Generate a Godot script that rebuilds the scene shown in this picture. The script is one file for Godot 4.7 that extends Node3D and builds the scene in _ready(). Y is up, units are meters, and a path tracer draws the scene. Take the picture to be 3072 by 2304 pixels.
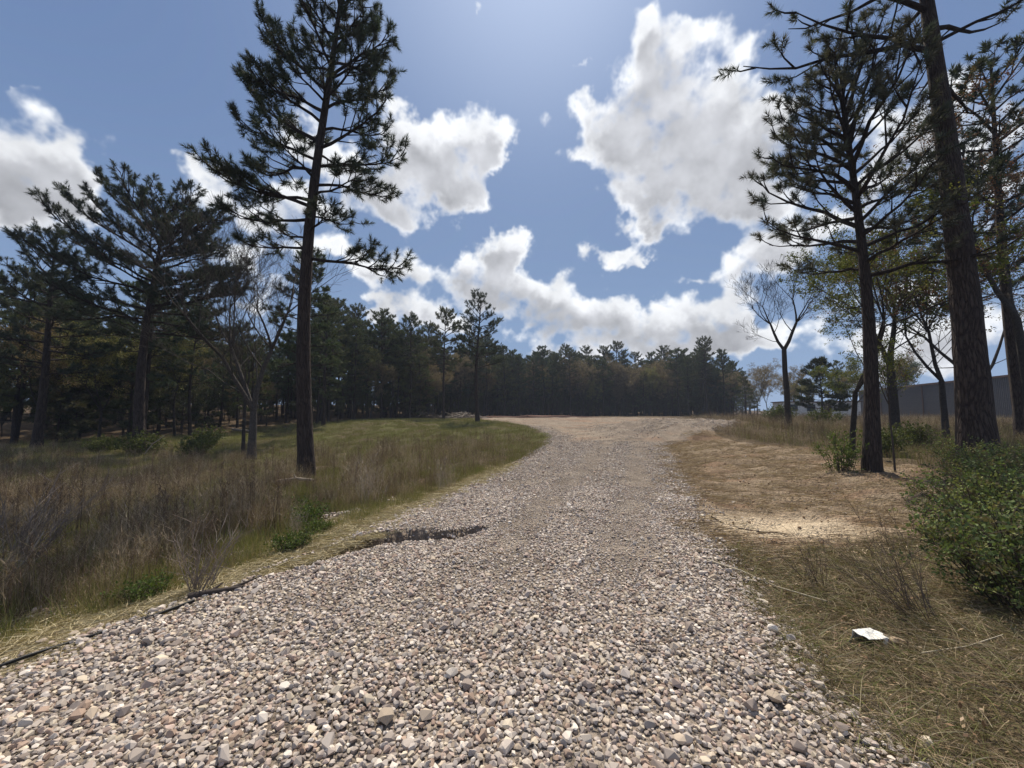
extends Node3D
# A gravel drive that climbs to a cleared pad between pine woods and a weedy field, seen against the light.

class Acc:
	var v := PackedVector3Array()
	var n := PackedVector3Array()
	var uv := PackedVector2Array()
	var idx := PackedInt32Array()
	# a tapered round sweep along points; vs: metres of bark for one repeat; lump: uneven girth
	func tube(p: PackedVector3Array, r: PackedFloat32Array, k: int, rep := 1.0, vs := 1.6, lump := 0.0, ns: FastNoiseLite = null) -> void:
		var base := v.size()
		var m := p.size()
		var t: Vector3 = (p[1] - p[0]).normalized()
		var a := t.cross(Vector3(0.31, 0.17, 0.93)).normalized()
		var along := 0.0
		for i in m:
			if i > 0:
				along += p[i].distance_to(p[i - 1])
				t = (p[mini(i + 1, m - 1)] - p[i - 1]).normalized()
			a = (a - t * a.dot(t)).normalized()
			var b := t.cross(a)
			for j in k + 1:
				var ang := TAU * float(j % k) / k
				var d := a * cos(ang) + b * sin(ang)
				var rr := r[i]
				if lump > 0.0:
					rr *= 1.0 + lump * ns.get_noise_3d(d.x * 90.0 * r[0], along * 22.0, d.z * 90.0 * r[0])
				v.append(p[i] + d * rr)
				n.append(d)
				uv.append(Vector2(rep * j / k, along / vs))
		for i in m - 1:
			for j in k:
				var q := base + i * (k + 1) + j
				idx.append_array([q, q + k + 1, q + 1, q + 1, q + k + 1, q + k + 2])
	func mesh() -> ArrayMesh:
		var arr := []
		arr.resize(Mesh.ARRAY_MAX)
		arr[Mesh.ARRAY_VERTEX] = v
		arr[Mesh.ARRAY_NORMAL] = n
		arr[Mesh.ARRAY_TEX_UV] = uv
		arr[Mesh.ARRAY_INDEX] = idx
		var am := ArrayMesh.new()
		am.add_surface_from_arrays(Mesh.PRIMITIVE_TRIANGLES, arr)
		return am

class Soup:   # loose flat triangles with a colour each (leaves, needles, blades)
	var v := PackedVector3Array()
	var c := PackedColorArray()
	func tri(a: Vector3, b: Vector3, d: Vector3, col: Color) -> void:
		v.append(a); v.append(b); v.append(d)
		c.append(col); c.append(col); c.append(col)
	func put(xf: Transform3D, t: PackedVector3Array, col: Color) -> void:
		v.append_array(xf * t)
		var k := PackedColorArray()
		k.resize(t.size())
		k.fill(col)
		c.append_array(k)
	func mesh() -> ArrayMesh:
		var arr := []
		arr.resize(Mesh.ARRAY_MAX)
		arr[Mesh.ARRAY_VERTEX] = v
		arr[Mesh.ARRAY_COLOR] = c
		var am := ArrayMesh.new()
		am.add_surface_from_arrays(Mesh.PRIMITIVE_TRIANGLES, arr)
		return am

var rng := RandomNumberGenerator.new()
var nz := FastNoiseLite.new()
var M := {}
var taken := {}
const EYE := 1.65

func rf(a: float, b: float) -> float: return rng.randf_range(a, b)
func rv() -> Vector3: return Vector3(rf(-1, 1), rf(-1, 1), rf(-1, 1)).normalized()
func ss(a: float, b: float, x: float) -> float:
	var t := clampf((x - a) / (b - a), 0.0, 1.0)
	return t * t * (3.0 - 2.0 * t)
func lut(t: Array, d: float) -> float:
	if d <= t[0][0]: return t[0][1]
	for i in range(1, t.size()):
		if d <= t[i][0]:
			return lerpf(t[i - 1][1], t[i][1], (d - t[i - 1][0]) / (t[i][0] - t[i - 1][0]))
	return t[-1][1]

# ---------------------------------------------------------------- names and labels
func numbered(called: String) -> String:
	if not taken.has(called):
		taken[called] = 0
		return called
	taken[called] += 1
	return "%s_%03d" % [called, taken[called]]
func tag(o: Node, label := "", category := "", group := "", kind := "") -> Node:
	if label: o.set_meta("label", label)
	if category: o.set_meta("category", category)
	if group: o.set_meta("group", group)
	if kind: o.set_meta("kind", kind)
	return o
func thing(called: String, at: Vector3, label: String, category: String, group := "", turn := 0.0) -> Node3D:
	var o := Node3D.new()
	o.name = numbered(called)
	add_child(o)
	o.position = at
	o.rotation.y = turn
	tag(o, label, category, group)
	return o
func part(called: String, m: Mesh, mat: Material, parent: Node, at := Vector3.ZERO) -> MeshInstance3D:
	var o := MeshInstance3D.new()
	o.name = called if parent != self else numbered(called)
	o.mesh = m
	o.material_override = mat
	o.position = at
	parent.add_child(o, true)
	return o
func many(called: String, m: Mesh, mat: Material, xf: Array, col: PackedColorArray, parent: Node) -> void:
	if xf.is_empty(): return
	var mm := MultiMesh.new()
	mm.transform_format = MultiMesh.TRANSFORM_3D
	mm.use_colors = col.size() > 0
	mm.mesh = m
	mm.instance_count = xf.size()
	for i in xf.size():
		mm.set_instance_transform(i, xf[i])
		if col.size(): mm.set_instance_color(i, col[i])
	var o := MultiMeshInstance3D.new()
	o.name = called
	o.multimesh = mm
	o.material_override = mat
	o.set_meta("kind", "stuff")
	parent.add_child(o, true)

# ---------------------------------------------------------------- camera, sky, sun
func look() -> void:
	var cam := Camera3D.new()
	cam.name = "camera"
	cam.fov = 88.0
	cam.position = Vector3(0, EYE, 0)
	cam.rotation_degrees = Vector3(4.46, 0, 0)
	cam.near = 0.05
	cam.far = 1500.0
	cam.current = true
	add_child(cam)
	var env := Environment.new()
	env.background_mode = Environment.BG_SKY
	env.tonemap_mode = Environment.TONE_MAPPER_LINEAR
	env.tonemap_exposure = 1.22
	env.sdfgi_enabled = true
	env.ssao_enabled = true
	env.ssil_enabled = true
	env.fog_enabled = true
	env.fog_density = 0.0006
	env.fog_light_color = Color(0.86, 0.91, 1.0)
	var sky := Sky.new()
	var sm := PanoramaSkyMaterial.new()
	sm.panorama = ImageTexture.create_from_image(sky_image())
	sky.sky_material = sm
	env.sky = sky
	env.sky_rotation = Vector3(0, PI, 0)   # the middle of the panorama lies straight ahead
	var we := WorldEnvironment.new()
	we.name = "world_environment"
	we.environment = env
	add_child(we)
	var sun := DirectionalLight3D.new()
	sun.name = "sun"
	sun.light_color = Color(1.0, 0.955, 0.885)
	sun.light_energy = 1.55
	sun.light_angular_distance = 0.55
	sun.shadow_enabled = true
	sun.rotation_degrees = Vector3(-57, 180 - 5, 0)   # high ahead, a little to the right
	add_child(sun)

# clouds: azimuth right of straight ahead, elevation, half width, half height (degrees), weight
const CLOUDS := [[-52.0,22.7,3.5,2.6,1],[-49.4,22.6,2.5,3.0,1],[-51.7,19.2,4.0,2.3,1],[-48.6,20.0,1.8,1.9,0.8],[-54.8,19.8,2.8,3.6,1],[-52.1,17.1,2.3,1.1,0.6],[-39.5,26.7,1.9,1.1,0.7],[-37.3,25.6,2.6,1.7,0.8],[-33.4,23.2,4.6,1.7,0.8],[-28.9,25.7,4.3,2.0,0.8],[-29.8,32.3,3.2,1.7,0.7],[-26.4,31.7,3.9,2.1,0.8],
	[-17.8,37.5,2.2,1.9,0.9],[-15.5,35.1,3.6,2.6,1],[-12.1,33.5,4.0,3.0,1],[-7.4,35.9,3.5,2.0,1],[-3.2,36.1,2.9,2.3,1],[-4.6,33.5,3.5,2.3,1],[-10.1,30.6,5.1,2.9,1],[-5.9,29.3,2.4,1.6,0.8],[-18.5,29.7,3.8,2.6,0.9],[-16.6,26.7,3.5,2.1,0.9],[-22.2,30.1,3.6,3.0,0.8],[-15.1,19.5,3.9,1.8,1],[-18.9,19.9,3.1,2.0,0.9],[-23.7,21.3,3.5,1.9,0.8],[-29.2,20.4,3.1,1.6,0.7],[-35.0,18.2,2.8,2.1,0.7],[-33.9,13.6,2.3,1.9,0.7],
	[-16.9,15.3,3.7,1.7,1],[-12.4,14.0,3.9,1.9,1],[-8.1,12.9,3.3,1.7,0.9],[-20.0,15.3,2.4,1.3,0.8],[20.3,45.0,2.9,1.4,0.9],[22.0,42.2,4.3,2.3,1],[26.3,42.1,2.9,1.5,0.8],[18.1,39.7,4.8,2.3,1],[11.4,38.8,4.4,1.6,0.9],[23.6,36.5,5.9,3.7,1],[15.4,35.1,5.2,2.9,1],[22.2,31.6,7.2,4.2,1],[29.1,32.5,5.4,3.9,1],[33.1,29.6,3.7,3.4,1],[19.6,27.4,3.7,2.9,1],[28.8,26.3,5.3,3.0,1],[33.8,24.6,2.4,2.2,0.8],[10.0,33.7,1.9,0.9,0.5],[29.4,37.3,3.2,2.3,0.75],[33.9,33.8,2.2,1.4,0.6],[19.5,24.4,1.5,1.2,0.6],
	[-0.1,23.7,3.4,2.1,1],[-1.4,21.0,3.4,2.0,1],[-7.2,20.5,1.9,2.1,0.9],[-5.2,18.1,3.7,2.1,1],[-0.4,16.9,5.1,2.9,1],[5.7,16.8,4.4,2.5,1],[10.3,14.1,4.9,2.7,1],[14.9,13.9,3.8,2.6,1],[20.4,12.2,4.8,2.8,1],[25.0,12.4,3.3,2.5,1],[29.8,12.5,3.1,2.9,1],[28.1,9.2,4.7,1.9,1],[5.0,13.0,4.0,2.2,0.9],[7.0,9.3,4.6,1.6,0.9],[14.8,10.1,5.0,1.5,0.9],[22.0,8.7,4.6,1.4,0.9],[32.6,8.8,2.9,1.7,0.8],
	[15.7,21.4,3.1,1.5,0.95],[18.5,20.3,1.6,1.1,0.7],[12.4,22.3,1.7,0.8,0.6],[32.6,19.2,3.0,2.1,1],[29.5,18.4,2.9,1.9,0.9],[35.5,19.7,2.7,2.0,1],[38.2,20.5,2.6,2.4,0.9],[25.2,17.7,2.0,0.7,0.55],[46.0,26.9,3.1,4.4,0.8],[43.6,22.7,2.9,3.5,0.8],[49.4,28.5,2.1,2.6,0.7],[51.9,23.1,2.1,4.1,0.8],[46.7,6.3,3.5,2.3,1],[43.1,7.6,2.9,2.2,0.9],[50.4,7.5,2.5,2.1,0.9],[46.1,11.9,2.0,1.8,0.7],[38.5,10.3,2.5,2.1,0.6],[-6.2,47.8,0.7,0.8,0.6],[10.5,42.3,1.5,0.3,0.45],[31.7,40.6,2.1,1.5,0.5]]
var cover := PackedFloat32Array()   # 0.25 degree raster of cloud cover, azimuth -180..180, elevation 0..90
const CW := 1440
const CH := 360
var cn := FastNoiseLite.new()
var cw := FastNoiseLite.new()

func cover_at(az: float, el: float) -> float:
	var x := (az + 180.0) * 4.0
	var y := clampf(el * 4.0, 0.0, CH - 1.01)
	var xi := int(floor(x)); var yi := int(y)
	var fx := x - xi; var fy := y - yi
	xi = posmod(xi, CW)
	var x2 := (xi + 1) % CW
	return lerpf(lerpf(cover[yi * CW + xi], cover[yi * CW + x2], fx), lerpf(cover[(yi + 1) * CW + xi], cover[(yi + 1) * CW + x2], fx), fy)

func sky_rgb(az: float, el: float, sun: Vector3) -> Color:
	var ce := cos(deg_to_rad(el))
	var dir := Vector3(sin(deg_to_rad(az)) * ce, sin(deg_to_rad(el)), -cos(deg_to_rad(az)) * ce)
	var t := pow(1.0 - dir.y, 2.0)
	var c := Color(0.092, 0.158, 0.325).lerp(Color(0.265, 0.375, 0.55), t)
	var s := maxf(0.0, dir.dot(sun))
	var glow := 0.12 * pow(s, 7.0) + 0.30 * pow(s, 24.0)
	c = c + Color(0.85, 0.9, 0.95) * glow
	var q := dir * 100.0
	var wa := az + cw.get_noise_3dv(q) * 3.4
	var we := el + cw.get_noise_3dv(q + Vector3(310, 70, 30)) * 2.4
	var f := cover_at(wa, we)
	if f > 0.05:
		var n := cn.get_noise_3dv(q)
		var soft := clampf(0.5 + 1.2 * cw.get_noise_3dv(q * 0.5 + Vector3(9, 90, 0)), 0.0, 1.0)
		var d := f + n * lerpf(0.42, 0.80, soft) - 0.38
		if d > -0.16:
			var a := ss(-0.05 - 0.11 * soft, 0.22 + 0.30 * soft, d)
			var above := cover_at(wa + 0.4, we + 2.2)
			var thick := ss(0.05, 0.62, f + 0.35 * n - 0.25) * (0.35 + 0.65 * ss(0.25, 0.9, above))
			var puff := cn.get_noise_3dv(q * 0.8 + Vector3(50, 0, 0)) + 0.35 * n
			var b := clampf(0.94 - 0.52 * thick + puff * 0.20 + 0.14 * pow(s, 6.0), 0.34, 1.0)
			c = c.lerp(Color(b * 0.965, b * 0.985, b * (1.0 + 0.05 * thick)), a * 0.98)
	return c

func sky_image() -> Image:
	cn.seed = 11; cn.frequency = 0.13; cn.fractal_type = FastNoiseLite.FRACTAL_FBM; cn.fractal_octaves = 6; cn.fractal_gain = 0.49
	cw.seed = 4; cw.frequency = 0.085; cw.fractal_type = FastNoiseLite.FRACTAL_FBM; cw.fractal_octaves = 5; cw.fractal_gain = 0.6
	cover.resize(CW * CH)
	cover.fill(1.0)
	for b in CLOUDS:
		var x0 := int((b[0] - b[2] * 2.4 + 180.0) * 4.0); var x1 := int((b[0] + b[2] * 2.4 + 180.0) * 4.0)
		for y in range(maxi(0, int((b[1] - b[3] * 2.4) * 4.0)), mini(CH, int((b[1] + b[3] * 2.4) * 4.0))):
			for x in range(x0, x1):
				var dx: float = (x / 4.0 - 180.0 - b[0]) / b[2]
				var dy: float = (y / 4.0 - b[1]) / b[3]
				cover[y * CW + posmod(x, CW)] *= 1.0 - 0.92 * b[4] * exp(-0.95 * (dx * dx + dy * dy))
	var far := FastNoiseLite.new()
	far.seed = 21; far.frequency = 1.1; far.fractal_octaves = 3
	for y in CH:
		for x in CW:
			var az := x / 4.0 - 180.0; var el := y / 4.0
			var w := maxf(ss(55.0, 63.0, absf(az)), ss(49.0, 56.0, el))
			var k := 1.0 - cover[y * CW + x]
			if w > 0.0:   # beyond the picture the same broken cloud goes on
				var ce := cos(deg_to_rad(el))
				var q := Vector3(sin(deg_to_rad(az)) * ce, sin(deg_to_rad(el)) * 1.6, -cos(deg_to_rad(az)) * ce) * 2.4
				k = maxf(k * (1.0 - w * 0.5), w * ss(-0.05, 0.45, far.get_noise_3dv(q)) * 0.95)
			cover[y * CW + x] = k
	var e := deg_to_rad(57.0)
	var a := deg_to_rad(5.0)
	var sun := Vector3(sin(a) * cos(e), sin(e), -cos(a) * cos(e))
	var coarse := sky_patch(Rect2i(0, 0, 1024, 256), 1024, sun)
	var im := Image.create(4096, 2048, false, Image.FORMAT_RGB8)
	im.fill(Color(0.33, 0.31, 0.29))
	coarse.resize(4096, 1024, Image.INTERPOLATE_CUBIC)
	im.blit_rect(coarse, Rect2i(0, 0, 4096, 1024), Vector2i.ZERO)
	var r := Rect2i(2048 - 650, 1024 - 580, 1300, 580)
	im.blit_rect(sky_patch(r, 4096, sun), Rect2i(0, 0, r.size.x, r.size.y), r.position)
	return im
func sky_patch(r: Rect2i, w: int, sun: Vector3) -> Image:
	var data := PackedByteArray()
	data.resize(r.size.x * r.size.y * 3)
	var k := 0
	for y in r.size.y:
		var el := 90.0 - (r.position.y + y + 0.5) * 360.0 / w
		for x in r.size.x:
			var c := sky_rgb((r.position.x + x + 0.5) * 360.0 / w - 180.0, el, sun).linear_to_srgb()
			data[k] = clampi(int(c.r * 255.0 + 0.5), 0, 255)
			data[k + 1] = clampi(int(c.g * 255.0 + 0.5), 0, 255)
			data[k + 2] = clampi(int(c.b * 255.0 + 0.5), 0, 255)
			k += 3
	return Image.create_from_data(r.size.x, r.size.y, false, Image.FORMAT_RGB8, data)

# ---------------------------------------------------------------- materials
func flat(c: Color, rough := 0.9, vcol := false) -> StandardMaterial3D:
	var m := StandardMaterial3D.new()
	m.albedo_color = c.linear_to_srgb()
	m.roughness = rough
	m.metallic_specular = 0.35
	m.vertex_color_use_as_albedo = vcol
	return m
func leafy(back: float) -> StandardMaterial3D:
	var m := flat(Color.WHITE, 0.7, true)
	m.cull_mode = BaseMaterial3D.CULL_DISABLED
	m.metallic_specular = 0.3
	m.backlight_enabled = true
	m.backlight = Color(back, back, back * 0.6).linear_to_srgb()
	return m
func noise_tex(seed_: int, freq: float, size: int, lo: float, hi: float, oct := 4, type := FastNoiseLite.TYPE_SIMPLEX_SMOOTH, tint := Color.WHITE) -> ImageTexture:
	# seamless grey grain between lo and hi (linear), as an albedo multiplier
	var f := FastNoiseLite.new()
	f.seed = seed_; f.frequency = freq; f.noise_type = type
	f.fractal_type = FastNoiseLite.FRACTAL_FBM; f.fractal_octaves = oct
	var src := f.get_seamless_image(size, size)
	src.convert(Image.FORMAT_L8)
	var d := src.get_data()
	var out := PackedByteArray()
	out.resize(size * size * 3)
	var ramp := PackedByteArray()
	for i in 256:
		var x := lerpf(lo, hi, i / 255.0)
		var c := Color(x, x, x).lerp(Color(x * tint.r, x * tint.g, x * tint.b), 1.0).linear_to_srgb()
		ramp.append_array([clampi(int(c.r * 255), 0, 255), clampi(int(c.g * 255), 0, 255), clampi(int(c.b * 255), 0, 255)])
	for i in size * size:
		var k := d[i] * 3
		out[i * 3] = ramp[k]; out[i * 3 + 1] = ramp[k + 1]; out[i * 3 + 2] = ramp[k + 2]
	return ImageTexture.create_from_image(Image.create_from_data(size, size, false, Image.FORMAT_RGB8, out))
func height_tex(seed_: int, freq: float, size: int, oct := 4, type := FastNoiseLite.TYPE_SIMPLEX_SMOOTH) -> ImageTexture:
	var f := FastNoiseLite.new()
	f.seed = seed_; f.frequency = freq; f.noise_type = type
	f.fractal_type = FastNoiseLite.FRACTAL_FBM; f.fractal_octaves = oct
	var im := f.get_seamless_image(size, size)
	im.convert(Image.FORMAT_L8)
	return ImageTexture.create_from_image(im)
func bark(seed_: int, dark: Color, light: Color, across: float, along: float) -> StandardMaterial3D:
	# plated bark: tall cells with deep cracks, wrapped round the trunk
	var w := 256
	var h := 512
	var f := FastNoiseLite.new()
	f.seed = seed_; f.noise_type = FastNoiseLite.TYPE_CELLULAR; f.frequency = 1.0
	f.cellular_return_type = FastNoiseLite.RETURN_DISTANCE2_SUB
	var g := FastNoiseLite.new()
	g.seed = seed_ + 1; g.frequency = 1.0; g.fractal_type = FastNoiseLite.FRACTAL_FBM; g.fractal_octaves = 4
	var col := Image.create(w, h, false, Image.FORMAT_RGB8)
	var hi := Image.create(w, h, false, Image.FORMAT_L8)
	for y in h:
		for x in w:
			var a := TAU * x / w
			var b := TAU * y / h
			var p := Vector3(cos(a) * across, sin(a) * across, 0.0)
			var q := Vector2(cos(b), sin(b)) * along
			var wob := g.get_noise_3d(p.x * 2.0 + q.x, p.y * 2.0, q.y) * 0.35
			var cell := f.get_noise_3d(p.x + q.x + wob, p.y + wob, q.y) + 1.0
			var crack := ss(0.03, 0.38, cell)
			var grain := g.get_noise_3d(p.x * 5.0 + q.x * 2.0, p.y * 5.0, q.y * 2.0) * 0.5 + 0.5
			hi.set_pixel(x, y, Color(1, 1, 1) * clampf(crack * 0.75 + grain * 0.25, 0, 1))
			col.set_pixel(x, y, dark.lerp(light, clampf(crack * 0.7 + (grain - 0.35) * 0.9, 0, 1)).linear_to_srgb())
	var m := flat(Color.WHITE, 0.95)
	m.albedo_texture = ImageTexture.create_from_image(col)
	m.heightmap_enabled = true
	m.heightmap_texture = ImageTexture.create_from_image(hi)
	m.heightmap_scale = 3.5
	return m

func materials() -> void:
	M.pine_bark = bark(3, Color(0.020, 0.015, 0.014), Color(0.088, 0.066, 0.056), 4.6, 0.8)
	M.grey_bark = bark(8, Color(0.032, 0.027, 0.024), Color(0.115, 0.10, 0.088), 4.5, 2.0)
	M.pale_bark = bark(14, Color(0.045, 0.039, 0.034), Color(0.175, 0.152, 0.135), 4.5, 2.0)
	M.twig = flat(Color(0.07, 0.055, 0.045), 0.95)
	M.needles = leafy(0.45)
	M.leaves = leafy(0.55)
	M.dry = leafy(0.35)
	var grain := noise_tex(5, 0.035, 512, 0.35, 1.5, 5)
	var blot := noise_tex(6, 0.012, 512, 0.55, 1.4, 5, FastNoiseLite.TYPE_SIMPLEX_SMOOTH)
	var relief := height_tex(7, 0.05, 512, 5)
	for k in ["soil", "road", "dirt"]:
		var m := flat(Color.WHITE, 0.97, true)
		m.metallic_specular = 0.2
		m.uv1_triplanar = true
		m.uv1_world_triplanar = true
		m.uv1_scale = Vector3.ONE * (0.9 if k == "soil" else 0.7)
		m.albedo_texture = grain
		m.detail_enabled = true
		m.detail_blend_mode = BaseMaterial3D.BLEND_MODE_MUL
		m.detail_albedo = blot
		m.detail_uv_layer = BaseMaterial3D.DETAIL_UV_2
		m.uv2_triplanar = true
		m.uv2_world_triplanar = true
		m.uv2_scale = Vector3.ONE * 0.19
		m.heightmap_enabled = true
		m.heightmap_texture = relief
		m.heightmap_scale = 5.0
		M[k] = m
	var st := flat(Color.WHITE, 0.9, true)
	st.albedo_texture = noise_tex(9, 0.03, 256, 0.62, 1.3, 5)
	st.uv1_triplanar = true
	st.uv1_scale = Vector3.ONE * 9.0
	st.metallic_specular = 0.25
	M.stone = st

# ---------------------------------------------------------------- the lie of the land (x right, d metres ahead)
const ROAD_L := [[-8.0, -4.4], [1.0, -3.75], [2.7, -3.31], [3.75, -2.8], [5.0, -2.1], [5.8, -1.9], [7.0, -1.64], [8.8, -1.06], [13.1, 0.36], [18.8, 1.82], [23.6, 2.4], [31.0, 1.4], [45.0, -3.5], [62.0, -9.0]]
const ROAD_R := [[-8.0, 1.5], [2.0, 1.74], [2.8, 1.84], [3.85, 2.13], [4.8, 2.42], [6.2, 2.86], [9.3, 4.09], [13.0, 5.3], [18.6, 7.2], [20.5, 9.8], [23.0, 12.6], [27.0, 15.2], [33.0, 16.6], [45.0, 21.0], [62.0, 25.0]]
const DIRT_R := [[5.0, 5.6], [6.5, 6.6], [8.6, 9.2], [9.3, 10.4], [12.5, 10.2], [15.3, 10.8], [17.6, 10.2], [19.5, 10.4], [21.0, 10.6]]
const DITCH := [[-2.55, 4.35], [-2.15, 4.9], [-1.75, 5.35], [-1.35, 5.55], [-0.9, 5.5], [-0.45, 5.75]]
var ex := FastNoiseLite.new()
func ditch_near(x: float, d: float) -> float:   # 1 on the bottom of the washed-out gully, 0 away from it
	if x < -3.2 or x > 0.2 or d < 3.7 or d > 6.5: return 0.0
	var best := 9.0
	for i in DITCH.size() - 1:
		var a := Vector2(DITCH[i][0], DITCH[i][1]); var b := Vector2(DITCH[i + 1][0], DITCH[i + 1][1])
		var p := Vector2(x, d)
		var t := clampf((p - a).dot(b - a) / (b - a).length_squared(), 0, 1)
		var s := (i + t) / (DITCH.size() - 1)
		best = minf(best, p.distance_to(a.lerp(b, t)) / (0.10 + 0.22 * sin(PI * clampf(s * 0.9 + 0.08, 0, 1))))
	return 1.0 - ss(0.45, 1.05, best + 0.25 * ex.get_noise_2d(x * 9.0, d * 9.0))
func H(x: float, z: float) -> float:
	var d := -z
	var h := 1.15 * ss(6, 46, d) + 0.2 * ss(46, 90, d) + 1.2 * ss(95, 240, d)
	var xl := lut(ROAD_L, d)
	var xr := lut(ROAD_R, d)
	var left := ss(xl - 1.0, xl - 9.0, x)
	var off_road := maxf(ss(xl, xl - 0.9, x), ss(xr, xr + 0.7, x))
	h -= 0.55 * ss(-3, -12, x) * ss(3, 13, d) * (1.0 - ss(26, 44, d))
	h += 0.35 * ss(6.5, 11, x) * (1.0 - ss(22, 40, d))
	h -= 0.14 * off_road * (1.0 - ss(20, 34, d)) * (1.0 - 0.6 * ss(0, 3, x - xr))     # the drive stands a little proud
	h += 0.05 * sin(clampf((x - xl) / maxf(xr - xl, 0.1), 0, 1) * PI) * (1.0 - ss(20, 30, d))
	h += nz.get_noise_2d(x * 1.1, d * 1.1) * lerpf(0.035, 0.10, off_road) + nz.get_noise_2d(x * 0.22, d * 0.22) * 0.16 * ss(4, 14, absf(x - 1.0) + 0.2 * d)
	h += nz.get_noise_2d(x * 5.0, d * 5.0) * lerpf(0.012, 0.03, off_road)
	if x > xr - 0.4 and d > 4.0 and d < 62.0:   # scraped clearing: low ridges left by the blade
		h += (ex.get_noise_2d(x * 0.8 + d * 0.25, d * 4.6) * 0.10 + ex.get_noise_2d(x * 2.6, d * 9.0) * 0.045) * ss(-0.4, 0.8, x - xr)
	if d > 20.0:   # heaped gravel at the edge of the pad, wheel ruts across it
		var k := ss(19.5, 23.5, d - 0.3 * (x - 12.0)) * (1.0 - ss(27, 33, d)) * ss(4.5, 8.5, x) * (1.0 - ss(14.5, 17.5, x))
		h += k * (0.36 + 0.34 * nz.get_noise_2d(x * 1.7 + 40.0, d * 1.7))
		if x > xl and x < xr:
			h += (1.0 - k) * ex.get_noise_2d(x * 0.5, d * 2.2) * 0.07
	var wd := woods_depth(x, d)
	if wd > 3.0: h += 2.6 * ss(3.0, 55.0, wd)
	h -= 0.42 * ditch_near(x, d)
	return h
func on(x: float, d: float, lift := 0.0) -> Vector3: return Vector3(x, H(x, -d) + lift, -d)
func road_mask(x: float, d: float) -> float:   # metres inside the drive and pad, ragged
	var m := minf(x - lut(ROAD_L, d), lut(ROAD_R, d) - x)
	m = minf(m, 63.0 - d)
	return m + 0.22 * ex.get_noise_2d(x * 2.2, d * 2.2) + 0.10 * ex.get_noise_2d(x * 8.0, d * 8.0)
func dirt_mask(x: float, d: float) -> float:
	var m := minf(x - lut(ROAD_R, d) + 0.5, lut(DIRT_R, d) - x)
	m = minf(m, minf(d - 5.0 - 0.10 * (x - 3.0), 21.5 - d))
	return m + 0.35 * ex.get_noise_2d(x * 1.6 + 50.0, d * 1.6)
func gravelly(x: float, d: float) -> float:   # how much loose stone lies on the drive and pad
	var heap := ss(20.5, 23.5, d - 0.25 * (x - 12.0)) * (1.0 - ss(27, 32, d)) * ss(4.0, 7.5, x) * (1.0 - ss(15.0, 17.0, x))
	var edge := ss(1.6, 0.3, x - lut(ROAD_L, d)) * (1.0 - ss(28, 34, d))
	return maxf(maxf(1.0 - ss(17.5, 22.0, d + 1.2 * ex.get_noise_2d(x, d)), heap), edge * 0.9)

var gx := PackedFloat32Array()
var gd := PackedFloat32Array()
func grid_lines() -> void:
	var d := -9.0
	while d < 430.0:
		gd.append(d)
		d += maxf(0.11, 0.021 * absf(d)) if d > 0.5 else 0.5
	var half := PackedFloat32Array()
	var x := 0.055
	while x < 430.0:
		half.append(x)
		x += maxf(0.11, 0.022 * x)
	for i in range(half.size() - 1, -1, -1): gx.append(-half[i])
	gx.append_array(half)
func sheet(h: PackedFloat32Array, col: PackedColorArray, keep: PackedByteArray) -> ArrayMesh:
	var nx := gx.size()
	var nd := gd.size()
	var v := PackedVector3Array(); var nn := PackedVector3Array(); var cc := PackedColorArray(); var idx := PackedInt32Array()
	var id := PackedInt32Array()
	id.resize(nx * nd)
	id.fill(-1)
	for j in nd:
		for i in nx:
			var k := j * nx + i
			if keep.size() and keep[k] == 0: continue
			id[k] = v.size()
			v.append(Vector3(gx[i], h[k], -gd[j]))
			cc.append(col[k])
			var i0 := maxi(i - 1, 0); var i1 := mini(i + 1, nx - 1)
			var j0 := maxi(j - 1, 0); var j1 := mini(j + 1, nd - 1)
			nn.append(Vector3(-(h[j * nx + i1] - h[j * nx + i0]) / (gx[i1] - gx[i0]), 1.0, (h[j1 * nx + i] - h[j0 * nx + i]) / (gd[j1] - gd[j0])).normalized())
	for j in nd - 1:
		for i in nx - 1:
			var a := id[j * nx + i]; var b := id[j * nx + i + 1]; var c := id[(j + 1) * nx + i]; var e := id[(j + 1) * nx + i + 1]
			if a < 0 or b < 0 or c < 0 or e < 0: continue
			idx.append_array([a, c, b, b, c, e])
	var arr := []
	arr.resize(Mesh.ARRAY_MAX)
	arr[Mesh.ARRAY_VERTEX] = v; arr[Mesh.ARRAY_NORMAL] = nn; arr[Mesh.ARRAY_COLOR] = cc; arr[Mesh.ARRAY_INDEX] = idx
	var am := ArrayMesh.new()
	am.add_surface_from_arrays(Mesh.PRIMITIVE_TRIANGLES, arr)
	return am
func n01(x: float, d: float, f: float) -> float: return clampf(0.5 + 0.9 * ex.get_noise_2d(x * f, d * f), 0, 1)
func woods_depth(x: float, d: float) -> float:   # metres inside the edge of the woods
	return (d - lut(WOODS, x)) * 0.75
const WOODS := [[-60.0, 20.0], [-34.0, 22.5], [-26.0, 25.5], [-20.0, 33.0], [-17.0, 40.0], [-15.0, 50.0], [-12.0, 60.0], [-8.0, 70.0], [0.0, 82.0], [12.0, 88.0], [30.0, 90.0], [44.0, 84.0], [52.0, 92.0], [60.0, 120.0], [90.0, 150.0], [200.0, 260.0]]
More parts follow.
